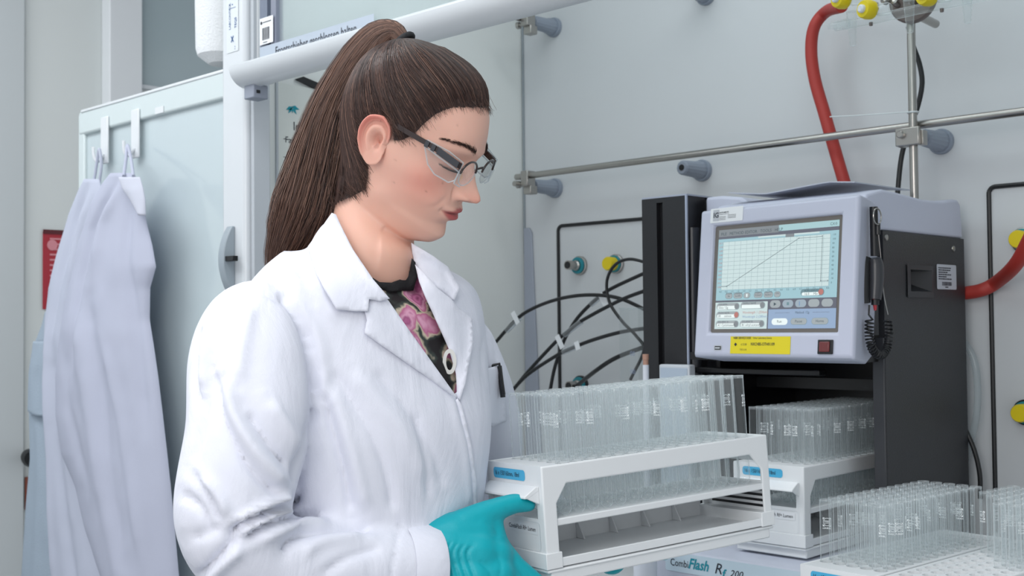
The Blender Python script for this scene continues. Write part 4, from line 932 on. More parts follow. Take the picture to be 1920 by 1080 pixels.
b3 = nt.nodes.new('ShaderNodeBump'); b3.inputs['Strength'].default_value = 0.35; b3.inputs['Distance'].default_value = 0.012; nt.links.new(n3.outputs['Fac'], b3.inputs['Height']); nt.links.new(b3.outputs[0], bp0.inputs['Normal'])
TEALG = mat('teal_nitrile', '#00a5b2', 0.45, bump=0.10, bscale=500, spec=0.4)

HR = Matrix(((0.76297, -0.3961, 0.51087), (0.42153, 0.904, 0.07137), (-0.49009, 0.1609, 0.85669)))
HOG = Vector((-1.10155745, 0.95725494, 1.557413)); HS = 0.97857
HRn = np.array(HR); HOn = np.array(HOG)
def hw(p): return HOG + HR @ (Vector(p)*0.01*HS)               # head-local cm -> world
def hloc(px, py, y):                                          # point on the plane y (cm) of the head
    c = HR.transposed() @ (CAM-HOG)/HS; r = HR.transposed() @ ray(px, py)/HS
    k = (y*0.01-c.y)/r.y; return (c+r*k)*100
def nproj(P):                                                 # numpy projection to photo pixels
    d = P-np.array(CAM); z = d@np.array(CF)
    return np.stack([960+FPX*(d@np.array(CR))/z, 540-FPX*(d@np.array(CU))/z], 1), z

# ---- body surface: one loft from crown through neck to the hips
NPHI = 300
ph = np.linspace(0, 2*np.pi, NPHI, endpoint=False); ph = ph-0.62*np.sin(ph)
cph, sph = np.cos(ph), np.sin(ph)
def hcont(xf, zf, xb, zb, w, xc, a=1.0, b=1.0, pz=1.0):
    x = np.where(cph > 0, xc+(xf-xc)*np.abs(cph)**a, xc-(xc-xb)*np.abs(cph)**1.0)
    y = w*np.sign(sph)*np.abs(sph)**np.where(cph > 0, b, 0.92)
    z = zb+(zf-zb)*np.clip((x-xb)/(xf-xb), 0, 1)**pz; return np.stack([x, y, z], 1)
rows = [(0.6, 11.65, -1.6, 11.55, 1.1, -0.5), (3.6, 11.0, -5.0, 10.9, 4.3, -0.8), (6.3, 9.6, -7.6, 8.9, 6.1, -1.0), (8.1, 7.7, -8.9, 6.4, 6.95, -1.2), (9.0, 5.6, -9.2, 4.0, 7.2, -1.2),
        (9.35, 3.9, -9.1, 2.0, 7.2, -1.0), (9.45, 2.7, -8.9, 0.6, 7.05, -0.6), (8.95, 1.4, -8.5, -0.5, 6.9, -0.3), (8.9, -0.2, -8.1, -1.5, 6.75, 0.0), (9.15, -1.9, -7.7, -2.4, 6.5, 0.2),
        (9.5, -3.3, -7.4, -3.2, 6.15, 0.3), (9.65, -4.8, -7.1, -4.0, 5.8, 0.4), (9.45, -6.4, -6.9, -4.8, 5.55, 0.5), (9.15, -7.7, -6.7, -5.5, 5.4, 0.6), (9.05, -8.9, -6.6, -6.2, 5.25, 0.6), (8.3, -10.1, -6.5, -6.9, 5.05, 0.4),
        (6.9, -10.75, -6.5, -7.9, 4.75, -0.2), (5.7, -11.4, -6.5, -9.2, 4.75, -0.6)]
keys = []
for i, r in enumerate(rows):
    a = 1.0 + (0.35 if i in (13, 14, 15) else 0.18 if i == 12 else 0); b = 0.95 if 5 <= i <= 11 else 1.0
    c = hcont(*r, a, b, 1.0+0.75*min(1, max(0, (i-9)/5)))*0.01*HS; keys.append(c@HRn.T+HOn)
B0 = at(688, 560, 1.475); B0n = np.array(B0); BF = np.array([1.0, 0.0, 0]); BL = np.array([0, 1.0, 0])
def bcont(cen, w, f, b, tilt=0.0, fd=BF, ld=BL, sq=1.0):
    c = np.array(cen); x = np.where(cph > 0, f*np.abs(cph)**sq, -b*np.abs(cph)**sq); y = w*np.sign(sph)*np.abs(sph)**0.9
    return c+np.outer(x, fd)+np.outer(y, ld)+np.outer(tilt*x, [0, 0, 1.0])
f1 = np.array([0.9, 0.43, 0]); f1 /= np.linalg.norm(f1); l1 = np.array([-f1[1], f1[0], 0])
keys.append(bcont(at(699, 452, 1.468), 0.049, 0.052, 0.050, -0.35, f1, l1))
keys.append(bcont(at(693, 500, 1.470), 0.054, 0.056, 0.055, -0.3, f1, l1))
keys.append(bcont(at(688, 535, 1.475), 0.066, 0.057, 0.062, -0.3))
for dz, w_, f_, b_ in ((-0.020, 0.115, 0.066, 0.080), (-0.055, 0.150, 0.082, 0.086), (-0.12, 0.145, 0.096, 0.090), (-0.20, 0.140, 0.102, 0.088), (-0.32, 0.125, 0.095, 0.080), (-0.45, 0.145, 0.100, 0.10), (-0.55, 0.155, 0.095, 0.11), (-0.62, 0.10, 0.07, 0.07)):
    keys.append(bcont(B0n+np.array([0.0, 0, dz]), w_, f_, b_))
K = np.array(keys); nk = len(K); sub = [9]*17 + [8]*4 + [5]*(nk-1-21)
out = []; Q = np.concatenate([[2*K[0]-K[1]], K, [2*K[-1]-K[-2]]])
for i in range(1, nk):
    p0, p1_, p2_, p3_ = Q[i-1], Q[i], Q[i+1], Q[i+2] if i+2 < len(Q) else Q[-1]
    for j in range(sub[i-1]):
        t = j/sub[i-1]; out.append(0.5*((2*p1_)+(p2_-p0)*t+(2*p0-5*p1_+4*p2_-p3_)*t*t+(3*p1_-p0-3*p2_+p3_)*t**3))
out.append(K[-1]); G = np.array(out); NR = len(G)
# features in head-local centimetres
LC = ((G-HOn)@HRn)/HS*100
x, y, z = LC[..., 0], LC[..., 1], LC[..., 2]; front = np.clip((x-3.0)/2.0, 0, 1)*(np.abs(y) < 7.2); rowi = np.arange(NR)[:, None]; inface = np.clip((17*9+6-rowi)/22.0, 0, 1); inface = inface*inface*(3-2*inface)
g = lambda v, s: np.exp(-(v/s)**2)
ay = np.abs(y); zz = z.copy()
hn = np.interp(z, [-4.2, -3.75, -3.45, -3.15, -2.8, -2.35, -1.9, -1.3, -0.5, 0.5, 1.4, 2.2, 3.0], [0, 0.10, 0.50, 1.55, 2.45, 2.78, 2.62, 2.10, 1.50, 0.98, 0.48, 0.18, 0])
wn = np.interp(z, [-4, -3.0, -2, -0.5, 1.5, 2.6], [0.80, 1.02, 0.95, 0.80, 0.68, 0.8])
dx = hn*np.exp(-(ay/(1.15*wn))**2.3)
dx += 0.85*np.exp(-((ay-1.32)/0.46)**2-((z+2.75)/0.52)**2)
dx -= 0.30*np.exp(-((ay-1.95)/0.25)**2-((z+2.7)/0.6)**2)
dx -= 0.8*np.exp(-((ay-0.68)/0.34)**2-((z+3.22)/0.20)**2)
zst = -5.35+0.20*np.clip(ay/2.5, 0, 1.3)**2; mw = np.clip(1-(ay/2.75)**4, 0, 1)
zup = -4.55-0.55*(ay/2.6)**1.5+0.08*g(ay-0.5, 0.35); 
dx += 0.50*mw*np.exp(-((z-(zst+0.42))/0.36)**2) + 0.62*mw*np.exp(-((z-(zst-0.58))/0.44)**2)*np.exp(-(ay/2.0)**2)
dx -= 0.30*mw*np.exp(-((z-zst)/0.11)**2)
dx -= 0.25*np.exp(-((ay-2.6)/0.28)**2-((z-zst)/0.3)**2)
dx -= 0.12*np.exp(-(ay/0.30)**2-((z+3.95)/0.4)**2)
dx -= 0.42*np.exp(-((z+7.05)/0.55)**2-(ay/2.2)**2)
dx += 0.28*np.exp(-((z+8.7)/0.8)**2-(ay/1.5)**2)
dx -= 1.05*np.exp(-((ay-3.0)/1.75)**2-((z-1.15)/1.05)**2)
dx += 0.22*np.exp(-((ay-2.7)/2.2)**2-((z-2.95)/0.6)**2)
dx += 0.95*np.exp(-(((ay-3.1)/1.35)**2+((z-0.85)/0.95)**2)**1.5)
dx -= 0.16*np.exp(-((z-(1.75-0.16*(ay-3.1)**2))/0.13)**2-((ay-3.1)/1.3)**2)      # lid crease
dx -= 0.22*np.exp(-((z-(0.18+0.12*(ay-3.1)**2))/0.12)**2-((ay-3.1)/1.35)**2)      # closed lash line
dx += 0.30*np.exp(-((ay-4.9)/1.5)**2-((z+1.3)/1.5)**2) + 0.35*np.exp(-((ay-4.2)/1.8)**2-((z+4.3)/2.0)**2)
dx -= 0.16*np.exp(-((ay-2.9-(-3.2-z)*0.35)/0.35)**2-((z+4.3)/1.1)**2)
dx = dx*front*inface
LC[..., 0] += dx
# nose tip a little lower, jaw line crease on the side
sidew = np.clip((ay-3.5)/1.5, 0, 1)*inface
LC[..., 1] += np.sign(y)*sidew*(0.22*np.exp(-((x-6.0)/2.2)**2-((z+1.6)/1.6)**2) - 0.30*np.exp(-((x-5.6)/1.8)**2-((z-3.4)/1.6)**2) + 0.25*np.exp(-((x-1.6)/1.8)**2-((z+6.2)/1.3)**2))
G2 = (LC*0.01*HS)@HRn.T+HOn
for _ in range(60):                                          # relax the join of jaw, nape and neck
    wj = np.clip(1-np.abs(np.arange(NR)-162)/26.0, 0, 1)[:, None, None]*np.where(np.cos(ph) > 0.55, 0.25, 1.0)[None, :, None]
    av = G2.copy(); av[1:-1] = 0.5*(G2[:-2]+G2[2:]); av = 0.5*av+0.25*(np.roll(G2, 1, 1)+np.roll(G2, -1, 1)); G2 = G2*(1-0.6*wj)+av*0.6*wj
LC = ((G2-HOn)@HRn)/HS*100
# sternocleidomastoid ridge on the neck handled as a soft bump on the camera side
verts = G2.reshape(-1, 3); faces = []
for i in range(NR-1):
    a0 = i*NPHI; a1 = a0+NPHI
    for j in range(NPHI):
        k2 = (j+1) % NPHI; faces.append((a0+j, a0+k2, a1+k2, a1+j))
nb = len(verts); verts = np.concatenate([verts, [G2[0].mean(0)], [G2[-1].mean(0)]])
for j in range(NPHI): faces.append((nb, (j+1) % NPHI, j)); faces.append((nb+1, (NR-1)*NPHI+j, (NR-1)*NPHI+(j+1) % NPHI))
# vertex colours of the skin
base = np.array(lin('#ebbaa7')[:3]); colr = np.tile(base, (NR*NPHI, 1)); X, Yv, Zv = x.ravel(), y.ravel(), z.ravel(); AY = np.abs(Yv); FR = (front*inface).ravel()
def mixc(c, hexc, w): 
    w = np.clip(w, 0, 1)[:, None]; return c*(1-w)+np.array(lin(hexc)[:3])*w
ROW = np.repeat(np.arange(NR), NPHI)
colr = mixc(colr, '#d9aa96', np.clip((ROW-16*9)/20, 0, 1)*0.9)
colr = mixc(colr, '#e08f7f', 0.50*np.exp(-((AY-5.0)/2.0)**2-((Zv+2.2)/2.2)**2)*FR*1.2)
colr = mixc(colr, '#e29b8b', 0.35*np.exp(-((X-4.5)/3)**2-((Zv+3.5)/2.5)**2)*(ROW < 17*9))
colr = mixc(colr, '#d27f6c', 0.45*np.exp(-(AY/1.3)**2-((Zv+2.5)/0.8)**2)*FR)
ZS = (zst).ravel(); ZU = (zup).ravel(); MWr = np.clip(1-(AY/2.62)**6, 0, 1)
lipm = MWr*(1/(1+np.exp(-(ZU-Zv)/0.05)))*(1/(1+np.exp(-(Zv-(ZS-1.05*np.clip(1-(AY/2.6)**2, 0, 1)))/0.06)))*FR
colr = mixc(colr, '#b34a4c', lipm*0.92)
colr = mixc(colr, '#6b2a2a', MWr*np.exp(-((Zv-ZS)/0.07)**2)*0.7*FR)
colr = mixc(colr, '#b98072', 0.4*np.exp(-(((AY-3.1)/1.4)**2+((Zv-0.9)/0.9)**2)**2)*FR)
colr = mixc(colr, '#2a1a16', 0.95*np.exp(-((Zv-(0.14+0.12*(AY-3.1)**2))/0.10)**2)*(np.abs(AY-3.1) < 1.45)*FR)
colr = mixc(colr, '#5a3a34', 0.9*np.exp(-((AY-0.70)/0.34)**2-((Zv+3.22)/0.19)**2)*FR)
for (fx, fy) in ((799, 359), (738, 342), (830, 343), (741, 300), (858, 234)):
    pp, _ = nproj(verts[:NR*NPHI]); dd = np.hypot(pp[:, 0]-fx, pp[:, 1]-fy); colr = mixc(colr, '#8f5a48', 0.7*np.exp(-(dd/1.5)**2)*(Yv < 0))
Lf = np.stack([X, Yv, Zv], 1); hd_ = np.array([-(p[0]-np.interp(p[2], [-14.0, -10.5, -6.8, -4.4, -2.6, -0.5, 1.3, 2.6, 4.2, 6.0, 7.4, 8.5, 9.6], [-5.6, -3.9, -0.7, -1.2, -1.9, -1.2, 1.9, 3.0, 3.5, 4.3, 5.5, 7.8, 9.5])) for p in Lf])
colr = mixc(colr, '#5a3f37', np.clip((hd_+0.7)/1.0, 0, 1)**1.5*0.85*(ROW < 17*9+18))
colr = np.concatenate([colr, colr[:1], colr[-1:]])
# ---- ears
def ear(side):
    nA, nR = 72, 34; V = []; Cc = []; th = np.linspace(0, 2*np.pi, nA, endpoint=False)
    deg = np.degrees(th)                                     # 0 = towards the face, 90 = up
    R = np.interp(deg, [0, 30, 60, 90, 120, 150, 180, 210, 240, 262, 285, 310, 335, 360], [1.05, 1.45, 2.35, 3.05, 3.05, 2.65, 2.35, 2.30, 2.55, 2.85, 2.45, 1.55, 1.10, 1.05])
    up = np.clip(1-np.abs(((deg-125+180) % 360)-180)/115, 0, 1)**0.5     # strength of helix
    face_side = np.clip(1-np.abs(((deg-0+180) % 360)-180)/50, 0, 1)
    prof = [(0.0, -0.55), (0.14, -0.55), (0.27, -0.40), (0.36, 0.05), (0.46, 0.42), (0.58, 0.50), (0.68, 0.22), (0.76, 0.08), (0.84, 0.30), (0.90, 0.72), (0.96, 0.86), (1.0, 0.74), (1.01, 0.45), (0.98, 0.15), (0.92, -0.1), (0.75, -0.5), (0.55, -1.0)]
    rr = np.array([p[0] for p in prof]); hh = np.array([p[1] for p in prof]); tt = np.linspace(0, len(prof)-1, nR)
    rs = np.interp(tt, np.arange(len(prof)), rr); hs = np.interp(tt, np.arange(len(prof)), hh)
    flatp = np.array([0, 0.05, .1, .2, .3, .35, .38, .4, .42, .45, .45, .40, .25, .05, -.1, -.5, -1.0]); hf = np.interp(tt, np.arange(len(prof)), flatp)
    trag = np.array([-.55, -.45, -.2, .15, .30, .30, .2, .1, .0, -.1, -.2, -.25, -.3, -.35, -.4, -.6, -1.0]); ht = np.interp(tt, np.arange(len(prof)), trag)
    red = lin('#dd7f73')[:3]; sk = lin('#ecb5a2')[:3]; dk = lin('#a25a4e')[:3]
    for k in range(nR):
        for a in range(nA):
            h = 1.35*hs[k]*up[a]+hf[k]*(1-up[a]); h = h*(1-face_side[a])+ht[k]*face_side[a]
            u = R[a]*rs[k]*math.cos(th[a]); v = R[a]*rs[k]*math.sin(th[a])
            u2 = -0.62+u*1.04; v2 = -0.25+v*1.06
            tilt = 0.42; lx = u2*math.cos(tilt)+0; ly = 7.12+h*0.72+(-u2)*math.sin(tilt)*0.9
            lx2 = lx-0.13*v2; V.append(hw((lx2-0.1, side*ly, v2+0.05)))
            c = np.array(sk); wr = 0.75*max(0, min(1, (rs[k]-0.72)/0.15))*up[a] if k < nR-8 else 0.6
            c = c*(1-wr)+np.array(red)*wr
            wd = 0.75*max(0, -hs[k]-0.1)*1.4 + (0.45 if 0.66 < rs[k] < 0.80 and k < nR-8 else 0)*up[a]; wd = min(0.8, wd); c = c*(1-wd)+np.array(dk)*wd
            Cc.append(c)
    F_ = []
    for k in range(nR-1):
        for a in range(nA):
            b2 = (a+1) % nA; q = (k*nA+a, k*nA+b2, (k+1)*nA+b2, (k+1)*nA+a); F_.append(q if side > 0 else q[::-1])
    return V, F_, Cc
VV = [tuple(v) for v in verts]; FF = list(faces); CC = [tuple(c) for c in colr]
for s in (-1, 1):
    v_, f_, c_ = ear(s); o_ = len(VV); VV += [tuple(p) for p in v_]; FF += [tuple(i+o_ for i in q) for q in f_]; CC += [tuple(c) for c in c_]
# arms (inside the sleeves) and legs as further limbs of the same surface
def limb(pts, rad, n=16):
    bm = bmesh.new(); m_ = len(pts)
    tube(bm, pts, lambda t: float(np.interp(t, np.linspace(0, 1, len(rad)), rad)), n=n, k=6)
    o_ = len(VV); bm.verts.index_update()
    VV.extend([tuple(v.co) for v in bm.verts]); FF.extend([tuple(v.index+o_ for v in f.verts) for f in bm.faces]); CC.extend([tuple(base)]*len(bm.verts)); bm.free()
SHR = B0+Vector((0.0, -0.150, -0.045)); SHL = B0+Vector((0.0, 0.150, -0.045))
ELR = at(425, 985, 1.255); WRR = at(790, 1062, 1.375)
ELL = Vector((-1.20, 1.19, 1.10)); WRL = Vector((-1.135, 1.26, 1.03))
limb([at(530, 610, 1.40), at(490, 660, 1.36), at(470, 800, 1.30), at(440, 962, 1.272), at(500, 1052, 1.285), at(620, 1068, 1.318), at(790, 1062, 1.375)], [0.034, 0.042, 0.042, 0.036, 0.038, 0.034, 0.026]); limb([B0+Vector((0, 0.10, -0.06)), B0+Vector((0, 0.145, -0.085)), ELL, WRL], [0.034, 0.042, 0.036, 0.026])
me = bpy.data.meshes.new('person'); me.from_pydata(VV, [], FF)
ca = me.color_attributes.new('Col', 'FLOAT_COLOR', 'POINT'); ca.data.foreach_set('color', np.concatenate([np.array(CC), np.ones((len(CC), 1))], 1).ravel())
bmx = bmesh.new(); bmx.from_mesh(me); bmesh.ops.recalc_face_normals(bmx, faces=bmx.faces[:]); bmx.to_mesh(me); bmx.free()
person = link('person', me, SKIN, None, 180)
tag(person, 'woman in white lab coat and safety glasses looking down at the rack she holds', 'person')
bvh_body = BVHTree.FromPolygons([Vector(v) for v in VV[:nb]], [f for f in faces if max(f) < nb])

# ---- hair on the scalp
HC = np.array(hw((-1.0, 0, 3.0)))
hl_side = [(7.9, 8.5, 0.0), (7.6, 8.4, 3.0), (5.4, 7.3, 5.0), (4.3, 6.0, 6.0), (3.5, 4.3, 6.6), (3.0, 2.7, 7.0), (1.9, 1.5, 7.0)]
def in_hair(L):                                              # head-local cm: is this scalp?
    X_l, Y_l, Z_l = L
    zt_ = [-14.0, -10.5, -6.8, -4.4, -2.6, -0.5, 1.3, 2.6, 4.2, 6.0, 7.4, 8.5, 9.6]
    xt_ = [-5.6, -3.9, -0.7, -1.2, -1.9, -1.2, 1.9, 3.0, 3.5, 4.3, 5.5, 7.8, 9.5]
    return X_l - np.interp(Z_l, zt_, xt_)
Lh = LC.reshape(-1, 3); mk = np.array([-in_hair(p) for p in Lh]); er = np.sqrt(((Lh[:, 0]+1.0)/2.0)**2+((Lh[:, 2]+0.1)/3.1)**2); mk = np.where(np.abs(Lh[:, 1]) > 4.5, np.minimum(mk, (er-1)*2.2), mk)      # >0 inside the hair
cap_off = np.clip(mk*0.22, -0.2, 1)*0.62; cap_off += 0.05*np.clip((Lh[:, 2]-4)/6, 0, 1)*np.clip(mk, 0, 1)
cen = np.array([-1.0, 0, 2.0]); dirs = Lh-cen; dirs /= np.linalg.norm(dirs, axis=1)[:, None]+1e-9
capv = (Lh+dirs*cap_off[:, None])
keepf = [f for f in faces[:(17*9+20)*NPHI] if min(mk[i] for i in f) > -0.25]
used = sorted({i for f in keepf for i in f}); mp_ = {i: k for k, i in enumerate(used)}
capw = [tuple(HOn+HRn@(capv[i]*0.01*HS)) for i in used]
topc = len(capw); capw.append(tuple(np.array(hw((-0.5, 0, 12.5)))))
kf = [tuple(mp_[i] for i in f) for f in keepf] + [(topc, mp_[(j+1) % NPHI], mp_[j]) for j in range(NPHI)]
hm = bpy.data.meshes.new('hair'); hm.from_pydata(capw, [], kf)
DKH = np.array(lin('#3d2b26')[:3])
ca = hm.color_attributes.new('Col', 'FLOAT_COLOR', 'POINT'); ca.data.foreach_set('color', np.tile(np.append(DKH*0.8, 1), len(capw)))
hair_cap = link('hair', hm, HAIRM, person, 180); 
bvh_cap = BVHTree.FromPolygons([Vector(v) for v in capw], kf)
TIE = hloc(757, 80, 0.0); TIEw = hw(TIE)
def strands(paths, radii, colors, name, parent):
    """paths: (n, m, 3) array of strand points -> one mesh of thin three-sided strands"""
    P = np.array(paths); n, m, _ = P.shape; T = np.gradient(P, axis=1); T /= np.linalg.norm(T, axis=2)[..., None]+1e-9
    up = np.array([0.3, -0.9, 0.25]); A = np.cross(T, up); A /= np.linalg.norm(A, axis=2)[..., None]+1e-9; B = np.cross(T, A)
    rad = np.array(radii)[:, None, None]*(np.concatenate([np.linspace(0.5, 1, m//4), np.ones(m-m//4-m//3), np.linspace(1, 0.25, m//3)])[None, :, None])
    V = np.stack([P+(A*math.cos(q)+B*math.sin(q))*rad for q in (0, 2.094, 4.189)], 2).reshape(-1, 3)
    idx = np.arange(n*m*3).reshape(n, m, 3); F_ = []
    for k in range(3):
        k2 = (k+1) % 3; F_.append(np.stack([idx[:, :-1, k], idx[:, :-1, k2], idx[:, 1:, k2], idx[:, 1:, k]], -1).reshape(-1, 4))
    F_ = np.concatenate(F_); me = bpy.data.meshes.new(name); me.vertices.add(len(V)); me.vertices.foreach_set('co', V.ravel())
    me.loops.add(len(F_)*4); me.loops.foreach_set('vertex_index', F_.ravel()); me.polygons.add(len(F_)); me.polygons.foreach_set('loop_start', np.arange(0, len(F_)*4, 4)); me.polygons.foreach_set('loop_total', np.full(len(F_), 4))
    me.update(calc_edges=True); c = np.repeat(np.array(colors), m*3, axis=0); ca = me.color_attributes.new('Col', 'FLOAT_COLOR', 'POINT')
    ca.data.foreach_set('color', np.concatenate([c, np.ones((len(c), 1))], 1).ravel()); return link(name, me, HAIRM, parent, 180)
rng = np.random.default_rng(5)
HBR = [np.array(lin(h)[:3]) for h in ('#3c2b27', '#4d3831', '#62483e', '#775a4d', '#2d1e1b', '#8b6b5c')]
def haircol(n, w): return [HBR[i]*rng.uniform(0.85, 1.15) for i in rng.choice(6, n, p=w)]
cand = [i for i in range(len(Lh)) if 0.0 < mk[i] and ROW[i] < 17*9+18]
front_edge = [i for i in cand if mk[i] < 0.7]
paths = []; cw = np.array([-1.0, 0, 2.2])
def surf_pt(dirv, off):
    o = Vector(HOn+HRn@(cw*0.01*HS)); d = Vector(HRn@dirv); hit = bvh_cap.ray_cast(o+d*0.30, -d)
    if hit[0] is None: return None
    return np.array(hit[0]+d*off)
tdir = np.array(TIE)-cw; tdir /= np.linalg.norm(tdir)
for q in range(7500):
    i = int(rng.choice(front_edge)) if q % 2 == 0 else int(rng.choice(cand))
    d0 = Lh[i]-cw+rng.normal(0, 0.12, 3); d0 /= np.linalg.norm(d0); ang = math.acos(np.clip(d0@tdir, -1, 1))
    if ang < 0.12: continue
    m_ = 16; off = rng.uniform(0.0002, 0.0028); side_ = np.cross(d0, tdir); side_ /= np.linalg.norm(side_)+1e-9; bend_ = rng.normal(0, 0.03)-np.sign(side_[0]+1e-6)*0.30*np.clip(abs(d0[1])*1.6, 0, 1)*np.clip(d0[0]+0.5, 0, 1); pts = []
    sag = rng.normal(0, 0.02)
    for k in range(m_):
        t = k/(m_-1); d = (math.sin((1-t)*ang)*d0+math.sin(t*ang)*tdir)/math.sin(ang)+side_*(bend_*math.sin(math.pi*t)); d /= np.linalg.norm(d)
        pts.append(surf_pt(d, off*min(1, 0.15+3*t)+0.006*max(0, t-0.75)*0))
    if any(p is None for p in pts): continue
    LL = ((np.array(pts)-HOn)@HRn)/HS*100
    if ((np.abs(LL[:, 1]) > 5.5) & (((LL[:, 0]+1.0)/2.0)**2+((LL[:, 2]+0.1)/3.0)**2 < 1.0)).any(): continue
    paths.append(pts)
hs_ = strands(paths, rng.uniform(0.00025, 0.0006, len(paths)), haircol(len(paths), [0.34, 0.30, 0.12, 0.03, 0.20, 0.01]), 'hair_strands', hair_cap)
# wisps at the temple and nape
paths = []
for q in range(1500):
    i = int(rng.choice(front_edge)); L0 = Lh[i]+rng.normal(0, 0.22, 3); 
    if L0[1] > 2: continue
    p0 = np.array(hw(L0+np.array([0.1, -0.05, 0]))); tdv = HRn@(np.array([-0.8, 0, 0.55])+rng.normal(0, 0.22, 3)); pts = []
    nrm = HRn@(L0-cw); nrm /= np.linalg.norm(nrm); ln = rng.uniform(0.010, 0.028)
    for k in range(12): t = k/11; pts.append(p0+tdv*ln*(t-0.35)+nrm*(0.0012+0.002*t*t*rng.uniform(0.5, 1)))
    paths.append(pts)
strands(paths, rng.uniform(0.00012, 0.00022, len(paths)), haircol(len(paths), [0.3, 0.3, 0.2, 0.1, 0.1, 0.0]), 'fine_hairs', hair_cap)
# ---- ponytail
PD = 1.475
pc = [(757, 76, 1.46, 13), (738, 58, 1.464, 19), (708, 68, 1.472, 29), (676, 106, 1.478, 36), (645, 160, 1.483, 40), (618, 218, 1.486, 43), (600, 280, 1.488, 48), (588, 335, 1.49, 52), (574, 390, 1.49, 56), (554, 440, 1.492, 48), (532, 485, 1.495, 32), (516, 540, 1.50, 14)]
cpts = spline([at(a, b, d) for a, b, d, r in pc], 6); crad = np.interp(np.linspace(0, 1, len(cpts)), np.linspace(0, 1, len(pc)), [p[3]/1485 for p in pc])
C_ = np.array([tuple(p) for p in cpts]); Tn = np.gradient(C_, axis=0); Tn /= np.linalg.norm(Tn, axis=1)[:, None]; Dp = np.array(CF)
Aa = np.cross(Tn, Dp); Aa /= np.linalg.norm(Aa, axis=1)[:, None]; Bb = np.cross(Tn, Aa)
bm = bmesh.new(); rg = []
for i in range(len(C_)):
    rg.append([bm.verts.new(C_[i]+(Aa[i]*math.cos(q)+Bb[i]*math.sin(q)*0.72)*crad[i]*0.80) for q in np.linspace(0, 2*np.pi, 24, endpoint=False)])
for i in range(len(C_)-1):
    for j in range(24): bm.faces.new([rg[i][j], rg[i][(j+1) % 24], rg[i+1][(j+1) % 24], rg[i+1][j]])
bm.faces.new(rg[0][::-1]); bm.faces.new(rg[-1])
pony = obj('ponytail', bm, HAIRM, person, smooth=180); ca = pony.data.color_attributes.new('Col', 'FLOAT_COLOR', 'POINT'); ca.data.foreach_set('color', np.tile(np.append(np.array(lin('#2c1d19')[:3]), 1), len(pony.data.vertices)))
paths = []; M_ = len(C_)
sel = np.linspace(0, M_-1, 30)
def pick(arr, s): 
    i = np.clip(np.floor(s).astype(int), 0, M_-2); f = (s-i)[:, None] if arr.ndim > 1 else s-i; return arr[i]*(1-f)+arr[i+1]*f
for q in range(6500):
    a0 = rng.uniform(0, 2*np.pi); rr_ = math.sqrt(rng.uniform(0.35, 1.0)); s0 = 0 if rng.random() < 0.75 else rng.uniform(0, 10); s1 = (M_-1)*rng.uniform(0.80, 1.0)
    s = np.linspace(s0, s1, 30); c = pick(C_, s); A1 = pick(Aa, s); B1 = pick(Bb, s); r1 = pick(crad, s); tt = np.linspace(0, 1, 30)
    clump = round(a0*3.2)/3.2; am = (rng.normal(0, 0.10)+0.30*math.sin(clump*7.0))*np.sin(tt*4.5*np.pi+clump*5+rng.normal(0, 0.4))*tt
    aa = a0+0.5*(clump-a0)*tt+rng.normal(0, 0.25)*tt; rad_ = r1*(rr_+am*0.5+0.16*tt**2*rng.normal(0, 1))
    paths.append(c+A1*(np.cos(aa)*rad_)[:, None]+B1*(np.sin(aa)*rad_*0.75)[:, None]+A1*(am*0.008)[:, None])
strands(paths, rng.uniform(0.00025, 0.0006, len(paths)), haircol(len(paths), [0.05, 0.13, 0.27, 0.27, 0.02, 0.26]), 'ponytail_strands', pony)
paths = []
for q in range(140):
    a0 = rng.uniform(0, 2*np.pi); s = np.linspace(rng.uniform(0, 30), M_-1-rng.uniform(0, 12), 30); s = np.sort(s); c = pick(C_, s); A1 = pick(Aa, s); r1 = pick(crad, s); tt = np.linspace(0, 1, 30)
    paths.append(c+A1*(np.sign(math.cos(a0))*r1*(0.95+0.35*tt*rng.uniform(0, 1)+0.05*np.sin(tt*9+a0)))[:, None])
strands(paths, np.full(len(paths), 0.00016), haircol(len(paths), [0.1, 0.2, 0.3, 0.2, 0.1, 0.1]), 'flyaway_hairs', pony)
# hair tie
tdv = Vector(Tn[1]); bm = bmesh.new(); a_, b_ = frame_of(tdv)
cT = Vector(at(757, 78, 1.455)); tdir3 = (at(738, 56, 1.46)-at(765, 92, 1.455)).normalized(); a_, b_ = frame_of(tdir3)
tube(bm, [cT+(a_*math.cos(q)*1.0+b_*math.sin(q))*0.0125 for q in np.linspace(0, 2*np.pi, 25)], 0.0042, n=10, smooth=False, caps=False)
obj('hair_tie', bm, mat('tie_black', '#17181c', 0.7, bump=0.6, bscale=400), person, smooth=60)
